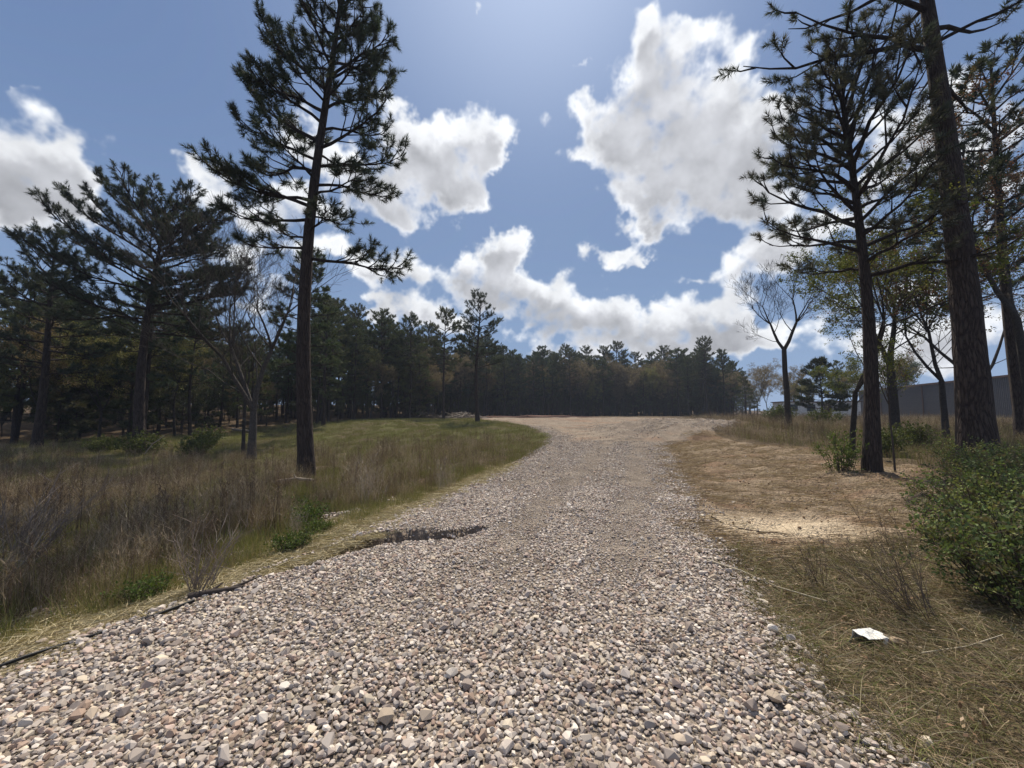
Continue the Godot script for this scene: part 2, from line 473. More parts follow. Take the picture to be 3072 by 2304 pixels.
func ground() -> void:
	grid_lines()
	var nx := gx.size(); var nd := gd.size()
	var h := PackedFloat32Array(); h.resize(nx * nd)
	var hr := h.duplicate(); var hd := h.duplicate()
	var cg := PackedColorArray(); cg.resize(nx * nd)
	var cr := cg.duplicate(); var cd := cg.duplicate()
	var kr := PackedByteArray(); kr.resize(nx * nd)
	var kd := kr.duplicate()
	for j in nd:
		var d := gd[j]
		for i in nx:
			var x := gx[i]
			var k := j * nx + i
			var y := H(x, -d)
			h[k] = y
			var xl := lut(ROAD_L, d)
			# bare soil under the weeds, straw beside the drive, greener on the bank, leaf litter in the woods
			var c := Color(0.105, 0.078, 0.052).lerp(Color(0.15, 0.115, 0.075), n01(x, d, 1.3))
			if x < xl and d < 14.0:
				c = c.lerp(Color(0.33, 0.275, 0.175), ss(-1.5, -0.7, x - xl - 0.4 * ex.get_noise_2d(x * 2, d * 2)) * (0.5 + 0.5 * n01(x, d, 3.0)))
			if x < xl and d > 13.0:
				c = c.lerp(Color(0.125, 0.135, 0.045), ss(15, 22, d) * n01(x, d, 0.5))
			if x > 0.0 and d < 7.0:
				c = c.lerp(Color(0.19, 0.145, 0.09), 0.7 * n01(x, d, 2.0))
			if woods_depth(x, d) + 2.0 * ex.get_noise_2d(x * 0.7, d * 0.7) > 0.0: c = Color(0.15, 0.105, 0.068).lerp(Color(0.11, 0.085, 0.055), n01(x, d, 1.1))
			cg[k] = c
			if d > -8.0 and d < 66.0:
				var m := road_mask(x, d)
				if m > -0.6 and d < 63.5:
					kr[k] = 1
					hr[k] = y + lerpf(-0.05, 0.014, ss(-0.35, 0.05, m))
					var g := gravelly(x, d)
					var c2 := Color(0.22, 0.18, 0.145).lerp(Color(0.33, 0.28, 0.23), n01(x, d, 1.8))
					var c3 := Color(0.25, 0.20, 0.155).lerp(Color(0.36, 0.30, 0.235), n01(x * 0.45, d * 1.4, 0.8))
					c3 = c3.lerp(Color(0.33, 0.19, 0.12), 0.55 * ss(0.55, 0.9, n01(x * 0.5 + 9.0, d, 0.9)))
					cr[k] = c3.lerp(c2, g).lerp(Color(0.16, 0.11, 0.07), ditch_near(x, d))
				var q := dirt_mask(x, d)
				if q > -0.6:
					kd[k] = 1
					hd[k] = y + lerpf(-0.05, 0.007, ss(-0.35, 0.05, q))
					var s := Color(0.20, 0.145, 0.098).lerp(Color(0.37, 0.295, 0.21), n01(x * 0.30, d * 2.6, 1.5))
					s = s.lerp(Color(0.27, 0.165, 0.105), 0.5 * ss(0.5, 0.85, n01(x * 0.5 + 20.0, d * 1.2, 0.9)))
					# pale sand where the clearing meets the drive
					var pale := ss(1.5, 0.5, Vector2((x - 4.15 - 0.35 * ex.get_noise_2d(x * 3, d * 3)) / 1.15, (d - 6.35) / 0.62).length() + 0.5 * ex.get_noise_2d(x * 4.0, d * 7.0))
					cd[k] = s.lerp(Color(0.58, 0.475, 0.34), pale)
	tag(part("ground", sheet(h, cg, PackedByteArray()), M.soil, self), "brown soil of the weedy field and woods around the gravel drive", "ground", "", "structure")
	tag(part("dirt_clearing", sheet(hd, cd, kd), M.dirt, self), "scraped red-brown dirt clearing between the gravel drive and the roadside pines", "dirt", "", "structure")
	var road := part("gravel_road", sheet(hr, cr, kr), M.road, self)
	tag(road, "pale crushed-stone drive climbing to the levelled pad", "road", "", "structure")
	stones(road)

# ---------------------------------------------------------------- stones
func rock(points: int, sx: float, sy: float, sz: float) -> ArrayMesh:   # a convex lump with flat broken faces
	var p: Array[Vector3] = []
	while p.size() < points:
		var q := rv()
		q = Vector3(q.x * sx, q.y * sy, q.z * sz) * rf(0.86, 1.0)
		p.append(q)
	var s := Soup.new()
	for a in points:
		for b in range(a + 1, points):
			for c in range(b + 1, points):
				var nn := (p[b] - p[a]).cross(p[c] - p[a])
				if nn.length_squared() < 1e-12: continue
				var side := 0
				var ok := true
				for e in points:
					if e == a or e == b or e == c: continue
					var t := nn.dot(p[e] - p[a])
					if side == 0: side = 1 if t > 0 else -1
					elif (t > 0) != (side > 0):
						ok = false
						break
				if not ok: continue
				if side > 0: s.tri(p[a], p[b], p[c], Color.WHITE)
				else: s.tri(p[a], p[c], p[b], Color.WHITE)
	return s.mesh()
const ROCKS := [Color(0.44, 0.385, 0.335), Color(0.36, 0.31, 0.27), Color(0.54, 0.475, 0.405), Color(0.47, 0.39, 0.305), Color(0.45, 0.355, 0.30), Color(0.27, 0.225, 0.195), Color(0.56, 0.485, 0.38), Color(0.41, 0.345, 0.30), Color(0.66, 0.595, 0.52), Color(0.37, 0.275, 0.215), Color(0.48, 0.42, 0.37), Color(0.43, 0.385, 0.35)]
func rock_color() -> Color:
	var c: Color = ROCKS[rng.randi() % ROCKS.size()] * rf(0.78, 1.22)
	c.a = 1.0
	return c
func stones(road: Node) -> void:
	var shapes: Array[ArrayMesh] = []
	for i in 14:
		shapes.append(rock(15 + i % 4, 0.5, rf(0.27, 0.42), rf(0.33, 0.46)))
	var xf := []
	var cc := []
	for i in 14:
		xf.append([])
		cc.append(PackedColorArray())
	var picked := []
	var d := -1.0
	while d < 46.0:
		var cell := 0.027 if d < 9.0 else (0.042 if d < 15.0 else (0.058 if d < 24.0 else 0.085))
		var x0 := lut(ROAD_L, d) - 0.9
		var x1 := lut(ROAD_R, d) + 0.9
		var x := x0
		while x < x1:
			var px := x + rf(-0.5, 0.5) * cell
			var pd := d + rf(-0.5, 0.5) * cell
			x += cell
			var m := road_mask(px, pd)
			var g := gravelly(px, pd) * ss(-0.55, 0.12, m)
			if px > lut(ROAD_R, pd) and dirt_mask(px, pd) > 0.0: g *= 0.35
			g *= 1.0 - 0.85 * ditch_near(px, pd)
			# worn wheel tracks and muddy spots show more grit than stone
			g *= 1.0 - 0.55 * ss(0.60, 0.85, n01(px * 0.8 + 4.0, pd * 0.6, 1.6)) * ss(2.0, 5.0, pd)
			if rng.randf() > g * 0.93 + 0.012: continue
			var size := 0.024 + 0.027 * pow(rng.randf(), 1.6)
			if rng.randf() < 0.06: size *= rf(1.3, 2.1)
			if d > 15.0: size *= 1.25
			var along := (px - lut(ROAD_L, pd)) / (lut(ROAD_R, pd) - lut(ROAD_L, pd)) + 0.05 * ex.get_noise_2d(px * 0.6, pd * 0.6)
			var track := maxf(ss(0.10, 0.03, absf(along - 0.44)), ss(0.10, 0.03, absf(along - 0.76))) * ss(2.6, 5.0, pd) * (0.45 + 0.55 * n01(px, pd, 0.7))   # packed by wheels: finer stone
			size *= 1.0 - 0.42 * track
			if rng.randf() < 0.42 * track: continue
			if pd < 4.0: size *= 1.0 + 0.12 * (4.0 - pd) / 3.0
			var b := Basis(Vector3.UP, rf(0, TAU)) * Basis(rv(), rf(0.0, 0.75))
			var at := on(px, pd, 0.014 + size * rf(0.02, 0.30))
			var t := Transform3D(b.scaled(Vector3.ONE * size), at)
			var k := rng.randi() % 14
			if pd > 1.75 and pd < 2.7 and px > -1.9 and px < 1.5 and size > 0.046 and picked.size() < 300:
				picked.append([k, t, rock_color()])
				continue
			xf[k].append(t)
			cc[k].append(rock_color())
		d += cell
	# the largest stones at the near end of the drive, one by one
	var tones: Array[StandardMaterial3D] = []
	for c in ROCKS:
		var m: StandardMaterial3D = M.stone.duplicate()
		m.albedo_color = (c as Color).linear_to_srgb()
		tones.append(m)
	for p in picked:
		var o := part("stone", shapes[p[0]], tones[rng.randi() % tones.size()], road)
		o.transform = p[1]
	for k in 14:
		many("gravel", shapes[k], M.stone, xf[k], cc[k], road)
	# clods and stones strewn over the dirt clearing
	var loose := Node3D.new()
	loose.name = "loose_stones"
	add_child(loose)
	tag(loose, "small stones and clods strewn over the dirt clearing", "stones", "", "stuff")
	for k in 4:
		var a := []
		var col := PackedColorArray()
		for i in 900:
			var px := rf(2.5, 11.0)
			var pd := rf(5.0, 21.0)
			if dirt_mask(px, pd) < 0.0: continue
			var size := 0.02 + 0.05 * pow(rng.randf(), 4.0)
			a.append(Transform3D(Basis(rv(), rf(0, TAU)).scaled(Vector3.ONE * size), on(px, pd, size * 0.2)))
			col.append((Color(0.24, 0.16, 0.10) if rng.randf() < 0.6 else rock_color()) * rf(0.8, 1.2))
		for i in 620:   # stones thrown into the straw beside the drive, and a pale stony patch by the gully
			var pd := rf(2.5, 9.0)
			var px := lut(ROAD_L, pd) - 1.6 * pow(rng.randf(), 1.4)
			if i > 420:
				pd = rf(5.3, 7.4)
				px = rf(-3.4, -1.9)
			var size := rf(0.03, 0.07)
			a.append(Transform3D(Basis(rv(), rf(0, TAU)).scaled(Vector3.ONE * size), on(px, pd, size * 0.2)))
			col.append(rock_color())
		many("stone", shapes[k], M.stone, a, col, loose)

# ---------------------------------------------------------------- trees
func needle_tuft(count: int, reach: float, width: float, stem: float) -> PackedVector3Array:
	# a pompom of needles round the end of a shoot, fuller forwards than back
	var v := PackedVector3Array()
	for i in count:
		var az := rf(0, TAU)
		var s := rng.randf()
		var tilt := lerpf(1.65, 0.15, s) + rf(-0.25, 0.25)
		var dir := Vector3(cos(az) * sin(tilt), cos(tilt), sin(az) * sin(tilt))
		var root := Vector3(0, stem * (s - 0.7), 0)
		var side := dir.cross(rv()).normalized() * width * 0.5
		var l := reach * rf(0.7, 1.1)
		v.append_array([root - side, root + dir * l, root + side])
	return v
func leaf_spray(count: int, size: float, spread: float) -> PackedVector3Array:
	var v := PackedVector3Array()
	for i in count:
		var o := rv() * spread * rf(0.2, 1.0)
		var a := rv() * size * rf(0.7, 1.2)
		var b := a.cross(rv()).normalized() * size * 0.33
		v.append_array([o - a * 0.5, o + b, o + a * 0.5, o - a * 0.5, o + a * 0.5, o - b])
	return v
func basis_to(y: Vector3) -> Basis:
	y = y.normalized()
	var x := y.cross(rv()).normalized()
	return Basis(x, y, x.cross(y))

# h height, r0 girth radius, c0 where the crown starts (share of h), lmax longest limb, nb limbs, q: 2 near, 1 middle, 0 far
func pine(seed_: int, h: float, r0: float, c0: float, lmax: float, nb: int, q: int, lean := Vector2.ZERO, list := [], tint := Color(0.062, 0.082, 0.060), dens := 1.0, round_top := 0.5, sweep := 0.0) -> Dictionary:
	rng.seed = seed_
	var out := {"limbs": []}
	var steps := 26 if q == 2 else 9
	var p := PackedVector3Array()
	var r := PackedFloat32Array()
	var sway := Vector2(rf(-0.02, 0.02), rf(-0.02, 0.02)) * h
	for i in steps:
		var t := pow(float(i) / (steps - 1), 1.25)
		p.append(Vector3(lean.x * h * t + sway.x * sin(t * 4.5), h * t - (0.25 if i == 0 else 0.0), lean.y * h * t + sway.y * sin(t * 3.7)))
		r.append(r0 * (1.0 - 0.88 * pow(t, 1.1)) * (1.0 + 0.35 * exp(-t * h * 2.2)) + 0.012)
	var trunk := Acc.new()
	trunk.tube(p, r, 20 if q == 2 else 7, maxf(1.0, round(r0 * 3.2)) if q == 2 else 1.0, 1.7, 0.10 if q == 2 else 0.0, nz)
	var tufts: Array[PackedVector3Array] = []
	for i in 4:
		tufts.append(needle_tuft(50, 0.185, 0.016, 0.16) if q == 2 else needle_tuft(26, 0.30, 0.045, 0.26))
	var crown := Soup.new()
	var wood := trunk
	var gap: float = [0.30, 0.42, 0.75][2 - q]
	var n: int = list.size() if list.size() else nb
	for b in n:
		var t := pow((b + 0.5) / nb, 0.85)
		var az := b * 2.4 + rf(-0.6, 0.6)
		var prof: float = lerpf(pow(1.0 - t, 0.75), sqrt(maxf(0.0, 1.0 - pow(absf(t - 0.32) / 0.70, 2.0))), round_top)
		var ln := lmax * prof * rf(0.72, 1.12) + 0.3
		var e := lerpf(0.02, 0.95, t * t) + rf(-0.18, 0.22) + sweep
		var hh := lerpf(c0, 0.985, t) * h
		if list.size():
			hh = list[b][0]; az = list[b][1]; ln = list[b][2]; e = list[b][3]
		var ft := clampf(pow(hh / h, 1.0 / 1.25) * (steps - 1), 0.0, steps - 1.01)
		var at := p[int(ft)].lerp(p[int(ft) + 1], ft - int(ft))
		var flat_dir := Vector3(cos(az), 0, -sin(az))
		if q == 2: wood = Acc.new()
		var lp := PackedVector3Array()
		var lr := PackedFloat32Array()
		var segs := 7 if q == 2 else 4
		var pos := at
		var rr := minf(0.014 + 0.016 * ln, 0.07) * (1.0 if q == 2 else 1.2)
		var droop := rf(0.1, 0.35)
		for i in segs:
			lp.append(pos)
			lr.append(rr * (1.0 - 0.85 * i / (segs - 1)))
			var s := float(i) / (segs - 1)
			var ang := e - droop * sin(s * PI) * 0.8 + 0.45 * s * s
			pos += (flat_dir * cos(ang) + Vector3.UP * sin(ang)) * ln / (segs - 1) + rv() * ln * 0.025
			flat_dir = (flat_dir + rv() * 0.10).normalized()
		wood.tube(lp, lr, 6 if q == 2 else 3, 1.0, 0.8)
		var n2 := int((2.0 + ln * (4.2 if q == 2 else (3.0 if q == 1 else 2.0))) * dens)
		for k in n2:
			var s := lerpf(0.22, 1.0, (k + rng.randf()) / n2)
			var fs := minf(s * (segs - 1), segs - 1.01)
			var o := lp[int(fs)].lerp(lp[int(fs) + 1], fs - int(fs))
			var ax := (lp[int(fs) + 1] - lp[int(fs)]).normalized()
			var side := ax.cross(Vector3.UP).normalized() * (1.0 if k % 2 else -1.0)
			var dir := (ax + side * rf(0.4, 1.3) + Vector3.UP * rf(-0.12, 0.55)).normalized()
			var l2 := (ln * (0.36 * (1.0 - s) + 0.10) + 0.14) * rf(0.6, 1.15)
			var tw := PackedVector3Array([o, o + dir * l2 * 0.55, o + dir * l2 + Vector3.UP * l2 * 0.18])
			if q > 0: wood.tube(tw, PackedFloat32Array([rr * 0.38 + 0.003, rr * 0.25 + 0.003, 0.003]), 3, 1.0, 0.8)
			var nt := maxi(3, int(l2 / gap * (2.6 if q == 2 else 2.4)))
			for m in nt:
				var w := 1.0 - 0.55 * pow(float(m) / nt, 1.3)
				var pt := tw[1].lerp(tw[2], (w - 0.5) * 2.0) if w > 0.5 else tw[0].lerp(tw[1], w * 2.0)
				var td := (dir + Vector3.UP * 0.35 + rv() * (0.25 if m == 0 else 0.9)).normalized()
				if m > 0 and q == 2:
					var e2 := pt + td * rf(0.10, 0.28)
					wood.tube(PackedVector3Array([pt, e2]), PackedFloat32Array([0.006, 0.003]), 3, 1.0, 0.8)
					pt = e2
				elif m > 0:
					pt += td * rf(0.05, 0.25)
				var g := rf(0.75, 1.25)
				crown.put(Transform3D(basis_to(td).scaled(Vector3.ONE * rf(0.8, 1.15)), pt), tufts[rng.randi() % 4], Color(tint.r * g * rf(0.9, 1.25), tint.g * g, tint.b * g))
		if q == 2: out.limbs.append(wood.mesh())
	for i in 5:   # leader
		crown.put(Transform3D(basis_to(Vector3.UP + rv() * 0.5), p[-1] + rv() * 0.1), tufts[i % 4], tint)
	if q == 2:   # short dead stubs below the crown
		for i in 7:
			var hh := rf(0.35, maxf(0.36, c0)) * h
			var ft := clampf(pow(hh / h, 0.8) * (steps - 1), 0.0, steps - 1.01)
			var at := p[int(ft)]
			var dd := Vector3(rf(-1, 1), rf(-0.1, 0.3), rf(-1, 1)).normalized()
			trunk.tube(PackedVector3Array([at, at + dd * rf(0.2, 0.9)]), PackedFloat32Array([0.018, 0.006]), 4, 1.0, 0.8)
	out.trunk = trunk.mesh()
	out.crown = crown.mesh()
	return out

# forks and forks again; leaf 0 is bare
func broadleaf(seed_: int, h: float, r0: float, depth: int, spread: float, clear: float, leaf: float, leaf_size: float, tints: Array, lean := Vector2.ZERO, sides := 7, up := 0.22, thin := 0.0035, per_tip := 1) -> Dictionary:
	rng.seed = seed_
	var wood := Acc.new()
	var crown := Soup.new()
	var sprays: Array[PackedVector3Array] = []
	for i in 4: sprays.append(leaf_spray(12, leaf_size * 0.78, leaf_size * 1.9))
	var todo := [[Vector3(0, -0.2, 0), Vector3(lean.x, 1, lean.y).normalized(), h * clear + 0.2, r0, 0]]
	while todo.size():
		var j: Array = todo.pop_back()
		var o: Vector3 = j[0]; var dir: Vector3 = j[1]; var ln: float = j[2]; var rad: float = j[3]; var lv: int = j[4]
		var segs := 5 if lv == 0 else (4 if lv < 3 else 3)
		var p := PackedVector3Array(); var r := PackedFloat32Array()
		var end_r := maxf(rad * (0.74 if lv == 0 else 0.62), thin)
		for i in segs:
			p.append(o)
			var s := float(i) / (segs - 1)
			r.append(lerpf(rad, end_r, s) * (1.0 + (0.4 * exp(-s * 9.0) if lv == 0 else 0.0)))
			o += dir * ln / (segs - 1)
			dir = (dir + rv() * (0.06 if lv == 0 else 0.16) + Vector3.UP * (0.0 if lv == 0 else up * 0.4)).normalized()
		wood.tube(p, r, maxi(3, sides - lv * 2), 1.0 if lv else 2.0, 1.4)
		var tip: Vector3 = p[-1]
		if lv >= depth:
			for q in per_tip:
				if rng.randf() > leaf: continue
				var c: Color = tints[rng.randi() % tints.size()]
				var g := rf(0.7, 1.3)
				crown.put(Transform3D(Basis(rv(), rf(0, TAU)), (p[q % segs] if q else tip)), sprays[rng.randi() % 4], Color(c.r * g, c.g * g, c.b * g))
			continue
		var kids := 2 + (1 if rng.randf() < 0.55 else 0)
		var turn := rf(0, TAU)
		for k in kids:
			var b := basis_to(dir)
			var a := spread * rf(0.45, 1.15)
			var az := turn + TAU * k / kids
			var nd := (b.x * cos(az) * sin(a) + b.z * sin(az) * sin(a) + b.y * cos(a)).normalized()
			todo.append([tip, nd, ln * rf(0.62, 0.84) if lv else h * (1.0 - clear) * rf(0.30, 0.40), end_r * (0.88 if k == 0 else 0.70), lv + 1])
		if lv > 0:   # side shoots along the way
			for i in range(1, segs):
				if rng.randf() < 0.75:
					var b := basis_to(dir)
					var nd := (b.y * 0.6 + b.x * rf(0.5, 1.0) + Vector3.UP * 0.15).normalized()
					todo.append([p[i], nd, ln * rf(0.45, 0.75), end_r * 0.5, mini(depth, lv + (1 if rng.randf() < 0.4 else 2))])
	return {"trunk": wood.mesh(), "crown": crown.mesh() if crown.v.size() else null, "limbs": []}

func plant(called: String, t: Dictionary, at: Vector3, label: String, category: String, group := "", leafmat: Material = null, barkmat: Material = null, turn := 0.0, size := 1.0) -> Node3D:
	var o := thing(called, at, label, category, group, turn)
	var bm: Material = barkmat if barkmat else M.pine_bark
	part("trunk", t.trunk, bm, o)
	for l in t.limbs: part("limb", l, bm, o)
	if t.crown: part("crown", t.crown, leafmat if leafmat else M.needles, o).set_meta("kind", "stuff")
	o.scale = Vector3.ONE * size
	return o

func hero_trees() -> void:
	# the tall pine in the weeds: limbs as they stand, [height, bearing (0 right, PI left, PI/2 away), length, rise]
	var limbs := []
	rng.seed = 50
	for a in [[6.6, 0.15, 3.0, -0.02], [6.9, 3.3, 2.1, 0.1], [7.2, 2.9, 1.6, 0.25], [7.3, 5.4, 1.5, 0.1], [7.8, 3.0, 2.6, 0.05], [7.9, 0.4, 1.4, 0.1], [8.2, 3.35, 3.1, 0.30], [8.4, 3.0, 2.7, 0.30], [8.6, 6.0, 1.9, 0.15], [8.9, 0.3, 2.3, 0.05], [9.1, 4.6, 1.7, 0.2], [9.3, 2.7, 2.9, 0.4], [9.5, 0.1, 2.5, 0.15],
			[9.7, 3.6, 2.2, 0.35], [9.9, 1.4, 2.0, 0.3], [10.1, 6.1, 2.6, 0.35], [10.3, 3.1, 3.4, 0.62], [10.5, 2.3, 2.0, 0.45], [10.7, 0.3, 2.1, 0.25], [10.9, 3.5, 2.6, 0.55], [11.1, 5.2, 1.7, 0.4], [11.3, 2.9, 2.9, 0.62], [11.4, 0.2, 2.2, 0.5], [11.6, 4.2, 1.7, 0.4], [11.8, 6.0, 1.9, 0.55], [12.0, 3.2, 2.8, 0.68], [12.2, 1.6, 1.7, 0.5], [12.4, 0.1, 1.9, 0.7]]:
		limbs.append(a)
	for i in 26:
		limbs.append([lerpf(12.5, 16.6, i / 26.0), i * 2.4 + rf(-0.4, 0.4), lerpf(2.3, 0.7, i / 26.0) * rf(0.8, 1.15), lerpf(0.6, 1.0, i / 26.0)])
	var t := pine(101, 16.9, 0.21, 0.4, 3.0, limbs.size(), 2, Vector2(0.012, -0.005), limbs)
	plant("tall_pine", t, on(-5.95, 11.7), "tallest pine, rising from the weeds just left of the drive, top cut by the frame", "pine tree")
	# the great trunk beside the bush
	limbs = []
	rng.seed = 51
	for a in [[9.6, 0.4, 2.6, 0.2], [10.3, 0.9, 2.2, 0.3], [10.7, 3.45, 4.4, -0.08], [10.9, 5.7, 2.4, 0.1], [11.1, 3.0, 4.8, -0.02], [11.3, 0.2, 3.0, 0.3], [11.8, 3.3, 5.2, 0.08], [12.0, 1.2, 2.8, 0.25], [12.2, 4.4, 3.2, 0.1]]:
		limbs.append(a)
	for i in 16:
		limbs.append([lerpf(12.4, 16.6, i / 16.0), i * 2.4, lerpf(3.4, 1.0, i / 16.0), lerpf(0.2, 0.8, i / 16.0)])
	t = pine(102, 17.0, 0.315, 0.45, 4.0, limbs.size(), 2, Vector2(-0.012, 0.0), limbs, Color(0.085, 0.10, 0.068), 0.20)
	plant("great_pine", t, on(10.95, 9.45), "thick-trunked pine with plated bark rising out of the green bushes", "pine tree")
	t = pine(103, 13.3, 0.25, 0.47, 4.1, 46, 2, Vector2(0.02, 0.0), [], Color(0.06, 0.08, 0.058), 0.95, 1.0, 0.12)
	plant("broad_pine", t, on(-19.7, 21.2), "broad-crowned pine with bare leaning trunk at the edge of the weeds", "pine tree")
	t = pine(104, 11.8, 0.21, 0.33, 3.0, 36, 2, Vector2(0.01, 0.0), [], Color(0.06, 0.08, 0.060), 0.85, 0.8, 0.15)
	plant("edge_pine", t, on(-26.3, 22.2), "pine at the far left edge of the photograph, dark trunk before the woods", "pine tree")
	t = pine(105, 11.8, 0.19, 0.42, 2.5, 28, 2, Vector2(0.0, 0.0), [], Color(0.062, 0.085, 0.060), 0.85, 1.0, 0.15)
	plant("lone_pine", t, on(-3.3, 38.4), "lone slender pine standing clear beside the crest of the drive", "pine tree")
	# right of the clearing
	t = pine(106, 10.7, 0.165, 0.46, 2.5, 46, 2, Vector2(0.004, 0.0), [], Color(0.085, 0.095, 0.075), 0.46, 0.95, 0.35)
	plant("clearing_pine", t, on(9.15, 10.25), "slim upright pine at the edge of the dirt clearing, with a full oval crown", "pine tree")
	var spring := [Color(0.13, 0.16, 0.035), Color(0.10, 0.12, 0.035), Color(0.17, 0.17, 0.05)]
	var rusty := [Color(0.15, 0.07, 0.045), Color(0.12, 0.09, 0.05), Color(0.17, 0.10, 0.06)]
	t = broadleaf(111, 11.0, 0.21, 5, 0.40, 0.28, 0.9, 0.13, spring + [Color(0.07, 0.085, 0.035)], Vector2(0.03, 0.0), 7, 0.22, 0.004, 3)
	plant("forked_oak", t, on(17.6, 18.4), "forking oak with young yellow-green leaves behind the slim pine", "oak tree", "", M.leaves, M.grey_bark)
	t = broadleaf(112, 8.2, 0.09, 5, 0.66, 0.24, 0.8, 0.085, spring, Vector2(0.10, 0.05), 7, 0.18, 0.004, 2)
	plant("leafing_maple", t, on(10.6, 12.6), "slender leaning tree with pale spring leaves beside the slim pine", "tree", "", M.leaves, M.grey_bark)
	t = broadleaf(113, 3.4, 0.022, 4, 0.5, 0.5, 0.6, 0.06, spring)
	plant("thin_sapling", t, on(9.5, 10.0), "thin brown sapling right beside the slim pine trunk", "sapling", "", M.leaves, M.twig)
	t = broadleaf(114, 10.2, 0.17, 6, 0.52, 0.46, 0.0, 0.05, [Color(0.16, 0.12, 0.07)], Vector2(-0.01, 0.0), 8, 0.30, 0.006)
	plant("bare_tree", t, on(16.4, 23.7), "leafless tree with a rounded fan of twigs in the right-hand weeds", "bare tree", "", M.leaves, M.grey_bark)
	t = broadleaf(115, 11.4, 0.20, 6, 0.52, 0.20, 0.03, 0.05, [Color(0.13, 0.11, 0.06)], Vector2(0.03, 0.0), 8, 0.24, 0.0065)
	plant("vase_oak", t, on(-12.2, 18.8), "leafless vase-shaped oak forking low between the two left pines", "bare tree", "", M.leaves, M.pale_bark)
	t = broadleaf(116, 7.0, 0.09, 5, 0.42, 0.45, 0.25, 0.05, [Color(0.13, 0.11, 0.06)], Vector2(-0.04, 0.0))
	plant("slim_oak", t, on(-13.9, 20.8), "slim bare tree standing just left of the vase-shaped oak", "bare tree", "", M.leaves, M.grey_bark)
	# more pines behind the great trunk
	var far_tint := Color(0.058, 0.076, 0.046)
	t = pine(107, 17.5, 0.25, 0.50, 3.6, 30, 1, Vector2.ZERO, [], far_tint, 0.6, 0.8, 0.15)
	plant("right_pine", t, on(22.3, 17.4), "dark pine trunk at the right edge of the photograph", "pine tree")
	t = pine(108, 18.0, 0.26, 0.42, 3.8, 32, 1, Vector2.ZERO, [], far_tint, 0.6, 0.8, 0.15)
	plant("hidden_pine", t, on(29.0, 24.5), "pine trunk half hidden right behind the thick plated trunk", "pine tree")
	t = broadleaf(117, 14.5, 0.16, 5, 0.55, 0.34, 0.9, 0.11, rusty, Vector2(0.0, 0.0), 7, 0.22, 0.004, 2)
	plant("rusty_maple", t, on(19.5, 15.0), "tree in reddish-brown bud behind the thick pine trunk", "tree", "", M.leaves, M.grey_bark)
	t = broadleaf(118, 12.5, 0.15, 5, 0.6, 0.22, 1.0, 0.11, rusty + spring, Vector2(-0.05, 0.0), 7, 0.22, 0.004, 2)
	plant("budding_tree", t, on(24.5, 20.5), "olive and russet budding tree between the right-edge pine trunks", "tree", "", M.leaves, M.grey_bark)
	t = broadleaf(119, 9.0, 0.13, 5, 0.55, 0.3, 1.0, 0.10, rusty + spring, Vector2(0.04, 0.0), 7, 0.22, 0.004, 3)
	plant("low_budding_tree", t, on(18.4, 17.0), "low tree in red-brown and green bud between slim and thick pine", "tree", "", M.leaves, M.grey_bark)
	t = pine(109, 6.2, 0.10, 0.12, 2.3, 34, 1, Vector2.ZERO, [], Color(0.045, 0.06, 0.03), 1.3, 0.2)
	plant("young_cedar", t, on(33.0, 42.5), "small conical cedar in front of the white trailer", "cedar")
	t = broadleaf(120, 5.6, 0.07, 5, 0.6, 0.25, 1.0, 0.13, spring, Vector2.ZERO)
	plant("green_thicket_tree", t, on(28.5, 33.0), "small pale green tree right of the leafless tree", "tree", "", M.leaves, M.grey_bark)

